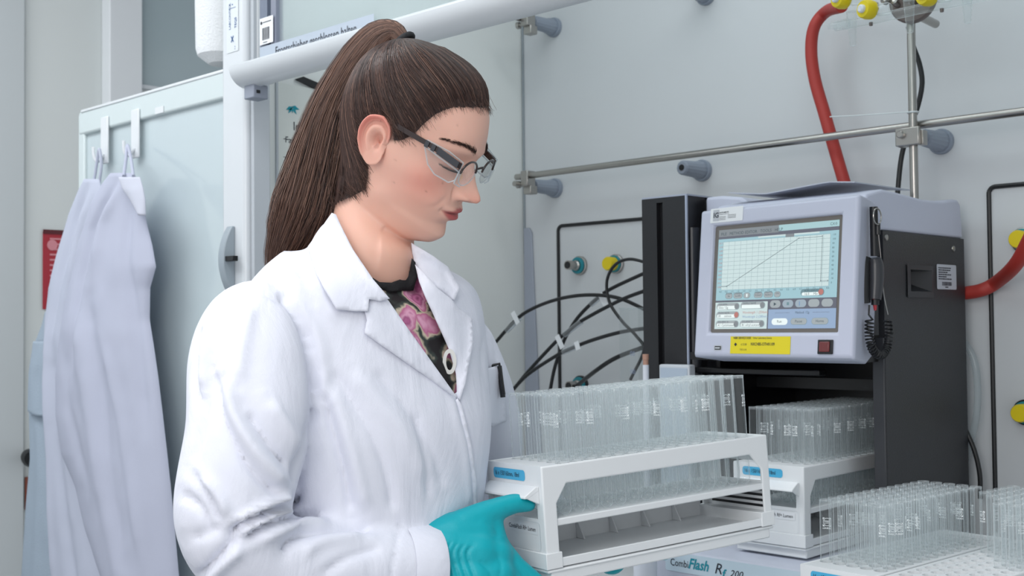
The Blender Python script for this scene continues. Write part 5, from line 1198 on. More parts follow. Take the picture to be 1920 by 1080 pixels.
# eyebrows and lashes
for s in (-1, 1):
    paths = []
    for q in range(520):
        t = rng.uniform(0, 1); yb = (1.6+3.6*t)*s; zb_ = 3.15+0.85*math.sin(t*2.2)*0.8-0.25*t+rng.normal(0, 0.17*(1-0.6*t)); 
        hit = bvh_body.ray_cast(hw((14, yb, zb_)), -(HR.col[0] if False else Vector((HR[0][0], HR[1][0], HR[2][0]))))
        if hit[0] is None: continue
        n_ = hit[1] if hit[1].dot(Vector((HR[0][0], HR[1][0], HR[2][0]))) > 0 else -hit[1]
        dv = Vector(HRn@np.array([0.0-0.4*t, s*(0.5+0.6*t), 0.75-0.9*t])).normalized(); ln = rng.uniform(0.004, 0.0075)
        paths.append([np.array(hit[0]+n_*0.0008+dv*ln*(k/11-0.3)+n_*0.0006*math.sin(k/11*3)) for k in range(12)])
    strands(paths, np.full(len(paths), 0.00013), [HBR[0]*0.9]*len(paths), 'eyebrow', person)
    paths = []
    for q in range(46):
        yb = (1.85+2.5*q/45)*s; zb_ = 0.18+0.12*(abs(yb)-3.1)**2; fv = Vector((HR[0][0], HR[1][0], HR[2][0])); hit = bvh_body.ray_cast(hw((14, yb, zb_)), -fv)
        if hit[0] is None: continue
        paths.append([np.array(hit[0]+Vector(HRn@np.array([0.75*(k/11), s*0.15*(k/11)*(abs(yb)-2.5), -0.45*(k/11)+0.35*(k/11)**2]))*0.0085) for k in range(12)])
    strands(paths, np.full(len(paths), 0.00018), [HBR[4]*0.4]*len(paths), 'eyelashes', person)

# ---- safety glasses
FEDGE = glass('shield_edge', (0.86, 0.9, 0.92), 1.6, painted_haze=0.35, edge=0.5)
gl = thing('safety_glasses', 'safety glasses with brown temples and clear side shields on her nose', 'glasses', HOG)
def gw(p): return hw(p)-HOG
FRM = mat('frame_brown', '#2a1b19', 0.25, coat=0.5); FRC = glass('shield_plastic', (0.95, 0.965, 0.97), 1.5, painted_haze=0.02, edge=0.4); LNS = glass('lens', (0.97, 0.98, 0.98), 1.5, painted_haze=0.015, edge=0.2)

for s in (-1, 1):
    cx, cy, cz = 10.15, 3.25*s, 0.75
    def lp(t, r=1.0): return (cx-0.30*((2.45*r*math.cos(t))*s*(-1)*-1 if False else 0)-0.10*(abs(cy+2.45*r*math.cos(t))-3.25)*0.6, cy+2.15*r*math.cos(t), cz+(1.55*r if math.sin(t) > 0 else 1.65*r)*math.sin(t))
    ring_ = [gw(lp(t)) for t in np.linspace(0, 2*np.pi, 49)]
    bm = bmesh.new(); tube(bm, ring_[:25], 0.0014, n=8, smooth=False); obj('rim', bm, FRM, gl, smooth=60)
    bm = bmesh.new(); tube(bm, ring_[24:], 0.0008, n=8, smooth=False); obj('rim', bm, FEDGE, gl, smooth=60)
    bm = bmesh.new(); c0_ = bm.verts.new(gw((cx+0.10, cy, cz))); R1 = [bm.verts.new(gw(lp(t, 0.99))) for t in np.linspace(0, 2*np.pi, 48, endpoint=False)]
    for i in range(48): bm.faces.new([c0_, R1[i], R1[(i+1) % 48]])
    obj('lens', bm, LNS, gl, smooth=180)
    # temple
    pts = [(9.9, 5.75*s, 1.65), (8.6, 6.35*s, 1.95), (6.6, 6.75*s, 2.35), (4.0, 7.15*s, 2.55), (1.6, 7.30*s, 2.66), (0.4, 7.15*s, 2.70), (-0.9, 6.8*s, 2.55)]
    P_ = spline([gw(p) for p in pts], 6); bm = bmesh.new(); rg = []; upv = Vector((HR[0][2], HR[1][2], HR[2][2])); sdv = Vector((HR[0][1], HR[1][1], HR[2][1]))
    for i, p in enumerate(P_):
        hh_ = 0.0030 if i > 12 else 0.0036; rg.append([bm.verts.new(p+upv*a*hh_+sdv*b*0.0011) for a, b in ((1, 1), (1, -1), (-1, -1), (-1, 1))])
    for i in range(len(P_)-1):
        for j in range(4): bm.faces.new([rg[i][j], rg[i][(j+1) % 4], rg[i+1][(j+1) % 4], rg[i+1][j]])
    bm.faces.new(rg[0]); bm.faces.new(rg[-1][::-1]); obj('temple', bm, FRM, gl, smooth=40)
    # side shield: clear box around the front half of the temple, window below it
    sh = [(5.0, 6.95*s, 2.85), (5.05, 6.95*s, 1.9), (6.2, 6.8*s, 0.2), (7.4, 6.6*s, -0.55), (9.3, 6.05*s, -0.75), (9.85, 5.75*s, -0.2), (9.95, 5.75*s, 2.2), (8.0, 6.5*s, 2.75)]
    bm = bmesh.new(); f = bm.faces.new([bm.verts.new(gw(p)) for p in sh]); so3 = obj_nr('side_shield', bm, FRC, gl)
    m3 = so3.modifiers.new('solidify', 'SOLIDIFY'); m3.thickness = 0.0014; m3.offset = 0
    loopp = [gw(p) for p in sh+[sh[0]]]; bm = bmesh.new()
    tube(bm, loopp, 0.0009, n=6, smooth=False, caps=False); obj('shield_edge', bm, FEDGE, so3)
    bm = bmesh.new(); tube(bm, [gw((5.0, 7.05*s, 2.05)), gw((7.6, 6.75*s, 1.55)), gw((9.6, 6.0*s, 1.05)), gw((9.95, 5.7*s, 0.9))], 0.0010, n=6, k=4); obj('shield_edge', bm, FEDGE, so3)
    tp = [(9.95, 5.75*s, 2.2), (9.95, 5.75*s, 1.2), (10.3, 5.2*s, 1.0), (10.35, 4.9*s, 2.0)]
    bm = bmesh.new(); bm.faces.new([bm.verts.new(gw(p)) for p in [(9.9, 5.8*s, 0.9), (9.9, 5.8*s, -0.6), (10.25, 5.1*s, -0.75), (10.25, 5.35*s, 0.9)]]); so4 = obj_nr('shield_return', bm, FRC, gl); m4 = so4.modifiers.new('solidify', 'SOLIDIFY'); m4.thickness = 0.001
    bm = bmesh.new(); tube(bm, [gw((9.9, 5.8*s, 0.95)), gw((9.9, 5.8*s, -0.6)), gw((10.25, 5.1*s, -0.8)), gw((10.2, 4.2*s, -1.0))], 0.0009, n=6, smooth=False); obj('shield_edge', bm, FEDGE, so4)
    # clip band on the temple
    bm = bmesh.new()
    for xa, xb in ((5.0, 5.5), (5.9, 6.4), (6.75, 9.6)):
        ya, yb_ = [float(np.interp(q, [4, 6.6, 8.6, 9.9], [7.15, 6.75, 6.35, 5.75])) for q in (xa, xb)]; za3, zb3 = [float(np.interp(q, [4, 6.6, 8.6, 9.9], [2.55, 2.35, 1.95, 1.65])) for q in (xa, xb)]
        prism(bm, [gw((xa, (ya+0.30)*s, za3+0.42)), gw((xb, (yb_+0.30)*s, zb3+0.42)), gw((xb, (yb_+0.30)*s, zb3-0.42)), gw((xa, (ya+0.30)*s, za3-0.42))], sdv*s*0.0006)
    obj('clip_band', bm, mat('clip_dark', '#33353b', 0.25, coat=0.5), so3)
bm = bmesh.new(); tube(bm, [gw((10.2, -0.85, 1.25)), gw((10.55, 0, 1.6)), gw((10.2, 0.85, 1.25))], 0.0013, n=8); obj('bridge', bm, FRM, gl, smooth=60)
# ================================================================== clothes
def remeshed(name, bm, voxel, smooth=6):
    bmesh.ops.recalc_face_normals(bm, faces=bm.faces[:]); me = bpy.data.meshes.new(name); bm.to_mesh(me); bm.free()
    o = bpy.data.objects.new(name, me); COL.objects.link(o)
    m = o.modifiers.new('r', 'REMESH'); m.mode = 'VOXEL'; m.voxel_size = voxel
    if smooth: s = o.modifiers.new('s', 'SMOOTH'); s.iterations = smooth; s.factor = 0.5
    dg = bpy.context.evaluated_depsgraph_get(); dg.update(); me2 = bpy.data.meshes.new_from_object(o.evaluated_get(dg))
    bpy.data.objects.remove(o); bpy.data.meshes.remove(me); me2.name = name; return me2
def loft_bm(bm, conts):
    rg = [[bm.verts.new(tuple(p)) for p in c] for c in conts]; n = len(rg[0])
    for i in range(len(rg)-1):
        for j in range(n): bm.faces.new([rg[i][j], rg[i][(j+1) % n], rg[i+1][(j+1) % n], rg[i+1][j]])
    bm.faces.new(rg[0][::-1]); bm.faces.new(rg[-1])
def bc2(cen, w, f, b, n=48, tilt=0.0, ex=1.0):
    out = []
    for i in range(n):
        t = 2*math.pi*i/n; c, s = math.cos(t), math.sin(t); x = (f if c > 0 else b)*math.copysign(abs(c)**ex, c); y = w*math.copysign(abs(s)**0.88, s)
        out.append(Vector(cen)+Vector((x, y, tilt*x)))
    return out
def dense(conts, k=4):
    out = []
    for j in range(len(conts)-1):
        p0 = conts[max(j-1, 0)]; p1_ = conts[j]; p2_ = conts[j+1]; p3_ = conts[min(j+2, len(conts)-1)]
        for q in range(k):
            t = q/k; out.append([0.5*((2*b)+(c-a)*t+(2*a-5*b+4*c-d)*t*t+(3*b-a-3*c+d)*t**3) for a, b, c, d in zip(p0, p1_, p2_, p3_)])
    out.append(conts[-1]); return out
bm = bmesh.new()
TR = [(0.105, -0.014, 0.062, 0.060, 0.064, -0.42), (0.080, -0.010, 0.067, 0.066, 0.067, -0.38), (0.062, -0.006, 0.082, 0.072, 0.072, -0.30), (0.048, -0.003, 0.115, 0.078, 0.078, -0.20), (0.031, 0.0, 0.147, 0.086, 0.084, -0.10), (0.008, 0.0, 0.169, 0.095, 0.090, 0),
      (-0.030, 0.0, 0.177, 0.106, 0.098, 0), (-0.10, 0, 0.174, 0.122, 0.108, 0), (-0.17, 0, 0.168, 0.135, 0.106, 0), (-0.26, 0, 0.155, 0.128, 0.104, 0), (-0.36, 0, 0.152, 0.118, 0.108, 0), (-0.48, 0, 0.185, 0.135, 0.125, 0), (-0.60, 0, 0.20, 0.140, 0.135, 0), (-0.72, 0, 0.205, 0.145, 0.14, 0)]
loft_bm(bm, dense([bc2(B0+Vector((dx_, 0, dz)), w_, f_, b_, tilt=tl) for dz, dx_, w_, f_, b_, tl in TR]))
def sleeve_pts(pts, rad, bm, n=28):
    tube(bm, pts, lambda t: float(np.interp(t, np.linspace(0, 1, len(rad)), rad)), n=n, k=8)
SR0 = at(522, 600, 1.395); SR1 = at(478, 650, 1.345); SRm = at(466, 800, 1.295); SE = at(438, 965, 1.270); SE2 = at(495, 1050, 1.282); SFm = at(620, 1068, 1.318); SW = at(786, 1068, 1.375)
sleeve_pts([SR0, SR1, SRm, SE, SE2, SFm, SW], [0.052, 0.068, 0.072, 0.068, 0.064, 0.062, 0.056, 0.055, 0.053, 0.052], bm)
LS1 = B0+Vector((0.0, 0.150, -0.070)); LSm = LS1.lerp(ELL, 0.5)+Vector((0.0, 0.015, 0)); 
sleeve_pts([B0+Vector((0, 0.11, -0.055)), LS1, LSm, ELL, ELL.lerp(WRL, 0.5), WRL], [0.045, 0.056, 0.058, 0.056, 0.052, 0.046], bm)
coat_me = remeshed('lab_coat', bm, 0.0046, 9)
cv = np.empty(len(coat_me.vertices)*3); coat_me.vertices.foreach_get('co', cv); cv = cv.reshape(-1, 3)
def facesof(me): return [tuple(p.vertices) for p in me.polygons]
CF_ = facesof(coat_me)
def vnorm(me):
    a = np.empty(len(me.vertices)*3); me.vertices.foreach_get('normal', a); return a.reshape(-1, 3)
bvh_coat0 = BVHTree.FromPolygons([Vector(v) for v in cv], CF_)
# creases of the cloth: lines where the cloth is pulled in (-) or stands up (+); width and depth
FOLDS = [([(520, 545), (556, 590), (580, 650), (590, 725), (588, 780), (572, 830), (556, 880), (552, 915)], 7, -0.0075), ([(535, 548), (574, 592), (600, 655), (606, 735), (598, 790)], 14, 0.003),
         ([(398, 690), (410, 760), (438, 828), (482, 890), (528, 930)], 9, -0.0065), ([(420, 700), (436, 770), (470, 835), (515, 890), (548, 912)], 15, 0.0065), ([(462, 770), (500, 825), (545, 880)], 8, -0.0055), ([(500, 745), (535, 800), (570, 850)], 13, 0.0045),
         ([(428, 1004), (450, 984), (480, 968), (520, 953), (549, 943), (556, 925)], 5.5, -0.013), ([(440, 985), (475, 962), (515, 942), (548, 925)], 8, 0.0085), ([(462, 1010), (494, 990), (530, 974), (566, 966), (600, 966)], 5, -0.010), ([(448, 1002), (486, 980), (530, 963), (570, 955)], 6, 0.006), ([(480, 1016), (520, 998), (570, 984), (625, 980)], 11, 0.006),
         ([(355, 1095), (395, 1060), (432, 1020), (450, 1000)], 7, -0.008), ([(375, 1100), (420, 1056), (460, 1020)], 12, 0.006), ([(350, 1010), (385, 1000), (420, 985)], 8, -0.004),
         ([(378, 612), (368, 660), (364, 715), (372, 760)], 5, -0.005), ([(392, 596), (382, 650), (380, 730)], 8, 0.004), ([(414, 585), (398, 650), (388, 735), (374, 815), (362, 870)], 7, -0.005), ([(455, 552), (432, 620), (418, 700), (412, 760)], 9, -0.004), ([(474, 560), (456, 640), (444, 730)], 14, 0.004),
         ([(470, 546), (500, 552), (535, 574)], 4, -0.002), ([(604, 730), (622, 800), (642, 880), (660, 965)], 9, -0.0055), ([(620, 720), (645, 800), (668, 880), (688, 965)], 15, 0.004), ([(618, 690), (660, 750), (705, 830), (728, 900), (738, 965)], 10, -0.0038), ([(660, 690), (715, 760), (770, 830), (800, 910)], 16, 0.003), ([(700, 690), (760, 760), (810, 840), (835, 920)], 10, -0.003),
         ([(530, 1040), (545, 1012), (580, 998), (630, 992), (700, 990)], 6, -0.007), ([(556, 1044), (610, 1014), (690, 1002)], 12, 0.004), ([(600, 1082), (650, 1046), (720, 1024)], 8, -0.0035), ([(751, 978), (742, 1030), (735, 1085)], 3, -0.002),
         ([(338, 925), (365, 940), (384, 965), (390, 1000)], 7, -0.0045), ([(372, 890), (410, 930), (430, 975)], 11, 0.0045), ([(355, 880), (392, 930), (412, 980)], 6, -0.004), ([(858, 745), (872, 790), (884, 834), (893, 950)], 3, -0.004), ([(846, 745), (860, 800), (872, 850), (880, 950)], 6, 0.0015),
         ([(915, 600), (906, 680), (922, 760)], 6, -0.003), ([(560, 495), (572, 535), (598, 580)], 8, -0.002), ([(520, 510), (560, 530), (600, 565), (640, 610)], 14, 0.002), ([(780, 770), (797, 850), (805, 940)], 7, -0.003), ([(905, 530), (918, 600), (935, 680)], 6, -0.002)]
def seg_dist(P, pl):
    best = np.full(len(P), 1e9)
    pl = np.array([tuple(p) for p in pl], float)
    for a, b in zip(pl[:-1], pl[1:]):
        d = b-a; t = np.clip(((P-a)@d)/(d@d), 0, 1); best = np.minimum(best, np.linalg.norm(P-(a+t[:, None]*d), axis=1))
    return best
def smooth_pl(pl, k=5): return [(p.x, p.y) for p in spline([Vector((a, b, 0)) for a, b in pl], k)]
def end_fade(P, pl, wd):
    pl = np.array(pl, float); L0 = np.linalg.norm(P-pl[0], axis=1); L1 = np.linalg.norm(P-pl[-1], axis=1); return np.clip(np.minimum(L0, L1)/(wd*2.2), 0.15, 1)
def apply_folds(V, N, folds, noise_amp=0.0011):
    P, zz_ = nproj(V); view = V-np.array(CAM); view /= np.linalg.norm(view, axis=1)[:, None]; fac = np.clip(-(N*view).sum(1)*2.5, 0, 1); disp = np.zeros(len(V))
    for pl, wd, am in folds:
        sp = smooth_pl(pl); d = seg_dist(P, sp); disp += 1.5*am*(np.exp(-(d/wd)**1.25) if am < 0 else np.exp(-(d/wd)**2))*end_fade(P, sp, wd)*fac
    for i in range(len(V)):
        v = V[i]; disp[i] += noise_amp*noise.fractal(Vector((v[0]*9, v[1]*9, v[2]*5)), 1.0, 2.0, 3)*1.0
    return V+N*disp[:, None]
cN = vnorm(coat_me); cv2 = apply_folds(cv, cN, FOLDS)
coat_me.vertices.foreach_set('co', cv2.ravel()); coat_me.update()
bvh_coat = BVHTree.FromPolygons([Vector(v) for v in cv2], CF_)
# open the front: remove cloth inside the neck opening
def inpoly(P, poly):
    poly = np.array(poly, float); x, y = P[:, 0], P[:, 1]; ins = np.zeros(len(P), bool); j = len(poly)-1
    for i in range(len(poly)):
        c = ((poly[i, 1] > y) != (poly[j, 1] > y)) & (x < (poly[j, 0]-poly[i, 0])*(y-poly[i, 1])/(poly[j, 1]-poly[i, 1]+1e-12)+poly[i, 0]); ins ^= c; j = i
    return ins
VOPEN = [(612, 408), (632, 444), (660, 490), (692, 536), (716, 566), (757, 625), (808, 696), (857, 748), (866, 702), (855, 655), (830, 596), (807, 545), (792, 500), (779, 455), (740, 380), (610, 380)]
fc = np.array([cv2[list(f)].mean(0) for f in CF_]); fp, fz = nproj(fc); fn = np.array([cN[f[0]] for f in CF_]); vw = fc-np.array(CAM)
rel_ = (fc-B0n); near_surf = ((fn*vw).sum(1) < 0)
KCUT = [(530, 370), (614, 370), (614, 408), (598, 430), (586, 450), (578, 466), (560, 472), (530, 470)]
sel_ = inpoly(fp, KCUT) | (inpoly(fp, VOPEN) & near_surf & (rel_[:, 0] > -0.02)) | ((fn[:, 2] > 0.75) & (rel_[:, 2] > 0.03) & (np.hypot(rel_[:, 0]+0.012, rel_[:, 1]) < 0.07))
bmx = bmesh.new(); bmx.from_mesh(coat_me); bmx.faces.ensure_lookup_table()
bmesh.ops.delete(bmx, geom=[bmx.faces[i] for i in np.nonzero(sel_)[0]], context='FACES'); bmesh.ops.delete(bmx, geom=[v for v in bmx.verts if not v.link_faces], context='VERTS')
for _ in range(14):
    bv = [v for v in bmx.verts if v.is_boundary]; nw = {}
    for v in bv:
        nbv = [e.other_vert(v) for e in v.link_edges if e.is_boundary]
        if len(nbv) == 2: nw[v] = v.co*0.4+(nbv[0].co+nbv[1].co)*0.3
    for v, c in nw.items(): v.co = c
bmx.to_mesh(coat_me); bmx.free()
coat = link('lab_coat', coat_me, COTTON, person, 180)
sm = coat.modifiers.new('solidify', 'SOLIDIFY'); sm.thickness = 0.0014; sm.offset = -1
# draped pieces: outline -> triangulated patch laid on the coat, lifted towards its free edge
from mathutils.geometry import delaunay_2d_cdt
def drape(name, poly, offset, m, parent, thick=0.0016, step=7, bvh=None, folds=(), smooth_poly=True, zfun=None, back=False):
    bvh = bvh or bvh_coat; pl = poly
    edge = []
    for a, b in zip(pl, pl[1:]+pl[:1]):
        L = math.hypot(b[0]-a[0], b[1]-a[1]); n = max(1, int(L/5))
        edge += [(a[0]+(b[0]-a[0])*i/n, a[1]+(b[1]-a[1])*i/n) for i in range(n)]
    xs = [p[0] for p in pl]; ys = [p[1] for p in pl]; pts = list(edge); gy = min(ys)+step/2; r_ = 0
    cand_ = []
    while gy < max(ys):
        gx_ = min(xs)+(step/2 if r_ % 2 else 0)
        while gx_ < max(xs): cand_.append((gx_, gy)); gx_ += step
        gy += step*0.87; r_ += 1
    cand_ = np.array(cand_); ok = inpoly(cand_, pl) & (seg_dist(cand_, pl+[pl[0]]) > 3.2); pts += [tuple(p) for p in cand_[ok]]
    n_e = len(edge); res = delaunay_2d_cdt([Vector(p) for p in pts], [(i, (i+1) % n_e) for i in range(n_e)], [], 1, 1e-5)
    co, _, fs = res[0], res[1], res[2]; P2 = np.array([(c.x, c.y) for c in co]); off = offset(P2) if callable(offset) else np.full(len(P2), offset)
    W = []; bad = []
    for i, (a, b) in enumerate(P2):
        r_ = ray(a, b).normalized(); h = bvh.ray_cast(CAM, r_)
        if h[0] is None: h2 = bvh.find_nearest(CAM+r_*1.45); W.append((CAM+r_*((h2[0]-CAM).dot(r_)), None)); bad.append(i)
        else: W.append((h[0], h[1]))
    Z = np.array([(w_[0]-CAM).length for w_ in W]); nb_ = {i: set() for i in range(len(P2))}
    for f in fs:
        for k in range(len(f)): nb_[f[k]].add(f[k-1]); nb_[f[k-1]].add(f[k])
    for _ in range(10):
        Z = np.array([0.4*Z[i]+0.6*np.mean([Z[j] for j in nb_[i]]) if nb_[i] else Z[i] for i in range(len(Z))])
    Z = Z-off/0.8
    if zfun is not None: Z = zfun(P2, Z)
    V = [tuple(CAM+ray(a, b).normalized()*z_) for (a, b), z_ in zip(P2, Z)]
    Fs = []
    for f in fs:
        a, b, c = [Vector(V[i]) for i in f[:3]]; n_ = (b-a).cross(c-a); Fs.append(tuple(f) if n_.dot(a-CAM) < 0 else tuple(reversed(f)))
    me = bpy.data.meshes.new(name); me.from_pydata(V, [], Fs)
    if folds:
        me.update(); Vn = apply_folds(np.array(V), vnorm(me), folds, 0.0); me.vertices.foreach_set('co', Vn.ravel()); me.update()
    o = link(name, me, m, parent, 180); s_ = o.modifiers.new('solidify', 'SOLIDIFY'); s_.thickness = thick; s_.offset = -1 if not back else 1
    return o
def lift(fold, lo, hi, dist):
    def f(P): return lo+(hi-lo)*np.clip(seg_dist(P, fold)/dist, 0, 1)**1.3
    return f
LAPN = [(684, 584), (692, 556), (697, 535), (728, 563), (770, 623), (818, 690), (858, 746), (848, 742), (800, 706), (745, 668), (712, 645), (683, 624), (688, 600)]
drape('lapel', LAPN, lift([(697, 530), (770, 620), (858, 746)], 0.004, 0.0065, 40), COTTON, coat)
def collar_z(P, Z):
    return Z
COLN = [(622, 399), (630, 402), (640, 425), (662, 468), (700, 524), (731, 560), (712, 565), (692, 560), (690, 584), (660, 583), (631, 580), (610, 545), (594, 515), (577, 462), (592, 442), (610, 416)]
drape('collar', COLN, lift([(630, 405), (662, 468), (722, 555)], 0.010, 0.0085, 45), COTTON, coat)
LAPF = [(778, 496), (786, 528), (800, 562), (822, 610), (842, 655), (855, 700), (857, 746), (862, 752), (872, 720), (880, 680), (888, 640), (886, 598), (858, 575), (846, 560), (820, 540), (795, 512)]
drape('lapel', LAPF, lift([(778, 496), (822, 610), (857, 746)], 0.003, 0.0055, 30), COTTON, coat)
COLF = [(771, 455), (782, 462), (812, 480), (840, 500), (862, 540), (852, 564), (830, 548), (806, 530), (788, 515), (778, 496), (773, 475)]
drape('collar', COLF, lift([(771, 460), (780, 500)], 0.006, 0.008, 40), COTTON, coat)
POCK = [(902, 694), (938, 684), (944, 700), (948, 740), (950, 790), (925, 800), (908, 790), (903, 740)]
drape('breast_pocket', POCK, 0.0032, COTTON, coat)
# button placket
PLK = [(858, 747), (866, 760), (884, 834), (893, 900), (893, 960), (886, 960), (880, 900), (866, 815), (852, 752)]
drape('front_placket', PLK, 0.0022, COTTON, coat)
# pen clipped in the pocket
PA = at(934, 684, 1.50); hitp = bvh_coat.ray_cast(CAM, ray(934, 690).normalized()); dp_ = (hitp[0]-CAM).dot(CF)-0.012 if hitp[0] else 1.49
q0 = at(921, 684, dp_); pnb = thing('pen', 'black pen with a bent clip in the breast pocket', 'pen', q0)
bm = bmesh.new(); tube(bm, [at(921, 686, dp_)-q0, at(936, 682, dp_)-q0, at(939, 700, dp_)-q0, at(945, 740, dp_-0.004)-q0], 0.0021, n=8, smooth=False); obj('clip', bm, BLK, pnb)
bm = bmesh.new(); tube(bm, [at(936, 686, dp_+0.006)-q0, at(943, 745, dp_+0.004)-q0], 0.0035, n=10, smooth=False); obj('barrel', bm, BLK, pnb)
# ---- shirt: dark floral top seen in the opening
bm = bmesh.new(); TS = [(0.060, -0.006, 0.058, 0.056, 0.058, -0.55), (0.035, -0.004, 0.064, 0.062, 0.064, -0.45), (0.012, 0, 0.090, 0.072, 0.078, -0.25), (-0.012, 0, 0.138, 0.084, 0.086, 0), (-0.055, 0.0, 0.168, 0.098, 0.096, 0), (-0.11, 0, 0.166, 0.114, 0.100, 0), (-0.19, 0, 0.152, 0.124, 0.096, 0), (-0.30, 0, 0.14, 0.118, 0.09, 0), (-0.50, 0, 0.155, 0.11, 0.11, 0)]
loft_bm(bm, dense([bc2(B0+Vector((dx_, 0, dz)), w_, f_, b_, tilt=tl, n=96) for dz, dx_, w_, f_, b_, tl in TS], 8))
me_s = bpy.data.meshes.new('t'); bm.to_mesh(me_s); bm.free(); bvh_shirt = BVHTree.FromPolygons([v.co.copy() for v in me_s.vertices], facesof(me_s)); bpy.data.meshes.remove(me_s)
FLO = bpy.data.materials.new('floral_fabric'); FLO.use_nodes = True; nt = FLO.node_tree; b_ = nt.nodes['Principled BSDF']; b_.inputs['Roughness'].default_value = 0.8
tc = nt.nodes.new('ShaderNodeTexCoord'); nz = nt.nodes.new('ShaderNodeTexNoise'); nz.inputs['Scale'].default_value = 26; nz.inputs['Detail'].default_value = 3
mxv = nt.nodes.new('ShaderNodeMixRGB'); mxv.inputs[0].default_value = 0.045; nt.links.new(tc.outputs['Object'], mxv.inputs[1]); nt.links.new(tc.outputs['Object'], nz.inputs['Vector']); nt.links.new(nz.outputs['Color'], mxv.inputs[2])
v1 = nt.nodes.new('ShaderNodeTexVoronoi'); v1.inputs['Scale'].default_value = 21; nt.links.new(mxv.outputs[0], v1.inputs['Vector'])
cr = nt.nodes.new('ShaderNodeValToRGB'); nt.links.new(v1.outputs['Distance'], cr.inputs[0]); e = cr.color_ramp.elements
e[0].position = 0.0; e[0].color = lin('#8c3f6a'); e[1].position = 0.62; e[1].color = lin('#1d1a1d')
for p_, c_ in ((0.14, '#c979a4'), (0.24, '#a85b86'), (0.32, '#dba3bd'), (0.42, '#b9698f'), (0.47, '#c9bda6'), (0.53, '#3a423f')):
    q_ = e.new(p_); q_.color = lin(c_)
nt.links.new(cr.outputs[0], b_.inputs['Base Color'])
SHP = [(702, 538), (730, 545), (755, 543), (773, 541), (779, 520), (776, 492), (796, 520), (830, 590), (868, 680), (868, 760), (840, 745), (780, 660), (720, 580), (690, 535)]
shirt = drape('floral_top', SHP, 0.002, FLO, person, bvh=bvh_shirt, thick=0.002)
NB = [(698, 520), (712, 529), (735, 530), (757, 521), (768, 508), (772, 484), (779, 492), (782, 520), (775, 545), (755, 545), (730, 547), (704, 540)]
drape('neckband', NB, 0.012, mat('black_rib', '#1b1b1e', 0.8, bump=0.3, bscale=600), shirt, bvh=bvh_shirt, thick=0.002)
# pale letter printed on the top
bm = bmesh.new(); hp_ = bvh_shirt.ray_cast(CAM, ray(845, 678).normalized()); dps = (hp_[0]-CAM).dot(CF)-0.014 if hp_[0] else 1.45
rg0 = [at(843+13*math.cos(t), 678+24*math.sin(t), dps) for t in np.linspace(0, 2*np.pi, 33)[:-1]]; rg1 = [at(843+6.5*math.cos(t), 678+16*math.sin(t), dps) for t in np.linspace(0, 2*np.pi, 33)[:-1]]
A_ = [bm.verts.new(p) for p in rg0]; B_ = [bm.verts.new(p) for p in rg1]
for i in range(32): bm.faces.new([A_[i], A_[(i+1) % 32], B_[(i+1) % 32], B_[i]])
obj_nr('printed_letter', bm, mat('letter_white', '#dcdcd8', 0.7), shirt)

# hemmed cuff of the sleeve
dc = (SW-SFm).normalized(); bm = bmesh.new(); lathe(bm, SW-dc*0.030, dc, [(0.0530, 0), (0.0545, 0.006), (0.0550, 0.020), (0.0560, 0.040), (0.0550, 0.0415), (0.0520, 0.041), (0.0500, 0.030), (0.046, 0.0)], 64, cap=(False, False)); obj('cuff', bm, COTTON, coat, smooth=60)
# ---- gloved hands
def capsule(bm, a, b, ra, rb, n=14):
    a, b = Vector(a), Vector(b); d = (b-a); L = d.length; d.normalize(); pr = []
    for i in range(6): t = math.pi/2*i/5; pr.append((ra*math.sin(t)+1e-5, -ra*math.cos(t)))
    for i in range(6): t = math.pi/2*i/5; pr.append((rb*math.cos(t)+1e-5, L+rb*math.sin(t)))
    lathe(bm, a, d, pr, n)
def chain(bm, pts):
    for (p, r0), (q, r1) in zip(pts[:-1], pts[1:]): capsule(bm, p, q, r0, r1)
bm = bmesh.new(); A3 = lambda x, y, d: at(x, y, d)
chain(bm, [(A3(740, 1058, 1.365), 0.034), (A3(800, 1046, 1.372), 0.036), (A3(838, 1040, 1.382), 0.038)])
chain(bm, [(A3(800, 1022, 1.378), 0.027), (A3(850, 1005, 1.390), 0.029), (A3(892, 998, 1.400), 0.027), (A3(918, 1008, 1.405), 0.021)])
chain(bm, [(A3(838, 1040, 1.382), 0.038), (A3(890, 1040, 1.385), 0.032), (A3(925, 1042, 1.390), 0.024)])
chain(bm, [(A3(830, 1075, 1.372), 0.034), (A3(885, 1085, 1.372), 0.031), (A3(930, 1078, 1.378), 0.023)])
chain(bm, [(A3(868, 985, 1.392), 0.020), (A3(908, 965, 1.405), 0.0165), (A3(945, 950, 1.417), 0.0135), (A3(965, 944, 1.424), 0.0125), (A3(990, 945, 1.432), 0.0105)])     # thumb
chain(bm, [(A3(918, 1008, 1.405), 0.020), (A3(932, 1032, 1.402), 0.0185), (A3(968, 1062, 1.400), 0.0125), (A3(1003, 1090, 1.405), 0.0110), (A3(1018, 1108, 1.440), 0.0105), (A3(1008, 1100, 1.475), 0.0095)])  # index
chain(bm, [(A3(925, 1050, 1.388), 0.020), (A3(958, 1088, 1.386), 0.0130), (A3(992, 1120, 1.392), 0.0115), (A3(1006, 1128, 1.430), 0.0110), (A3(996, 1112, 1.468), 0.0095)])
chain(bm, [(A3(915, 1080, 1.376), 0.019), (A3(942, 1120, 1.376), 0.0125), (A3(970, 1150, 1.386), 0.0110), (A3(982, 1145, 1.425), 0.0100), (A3(975, 1120, 1.46), 0.009)])
chain(bm, [(A3(885, 1100, 1.366), 0.018), (A3(905, 1145, 1.368), 0.0115), (A3(935, 1172, 1.380), 0.0100), (A3(952, 1160, 1.415), 0.009)])
chain(bm, [(A3(900, 985, 1.402), 0.016), (A3(925, 985, 1.407), 0.013), (A3(930, 1012, 1.404), 0.014)])
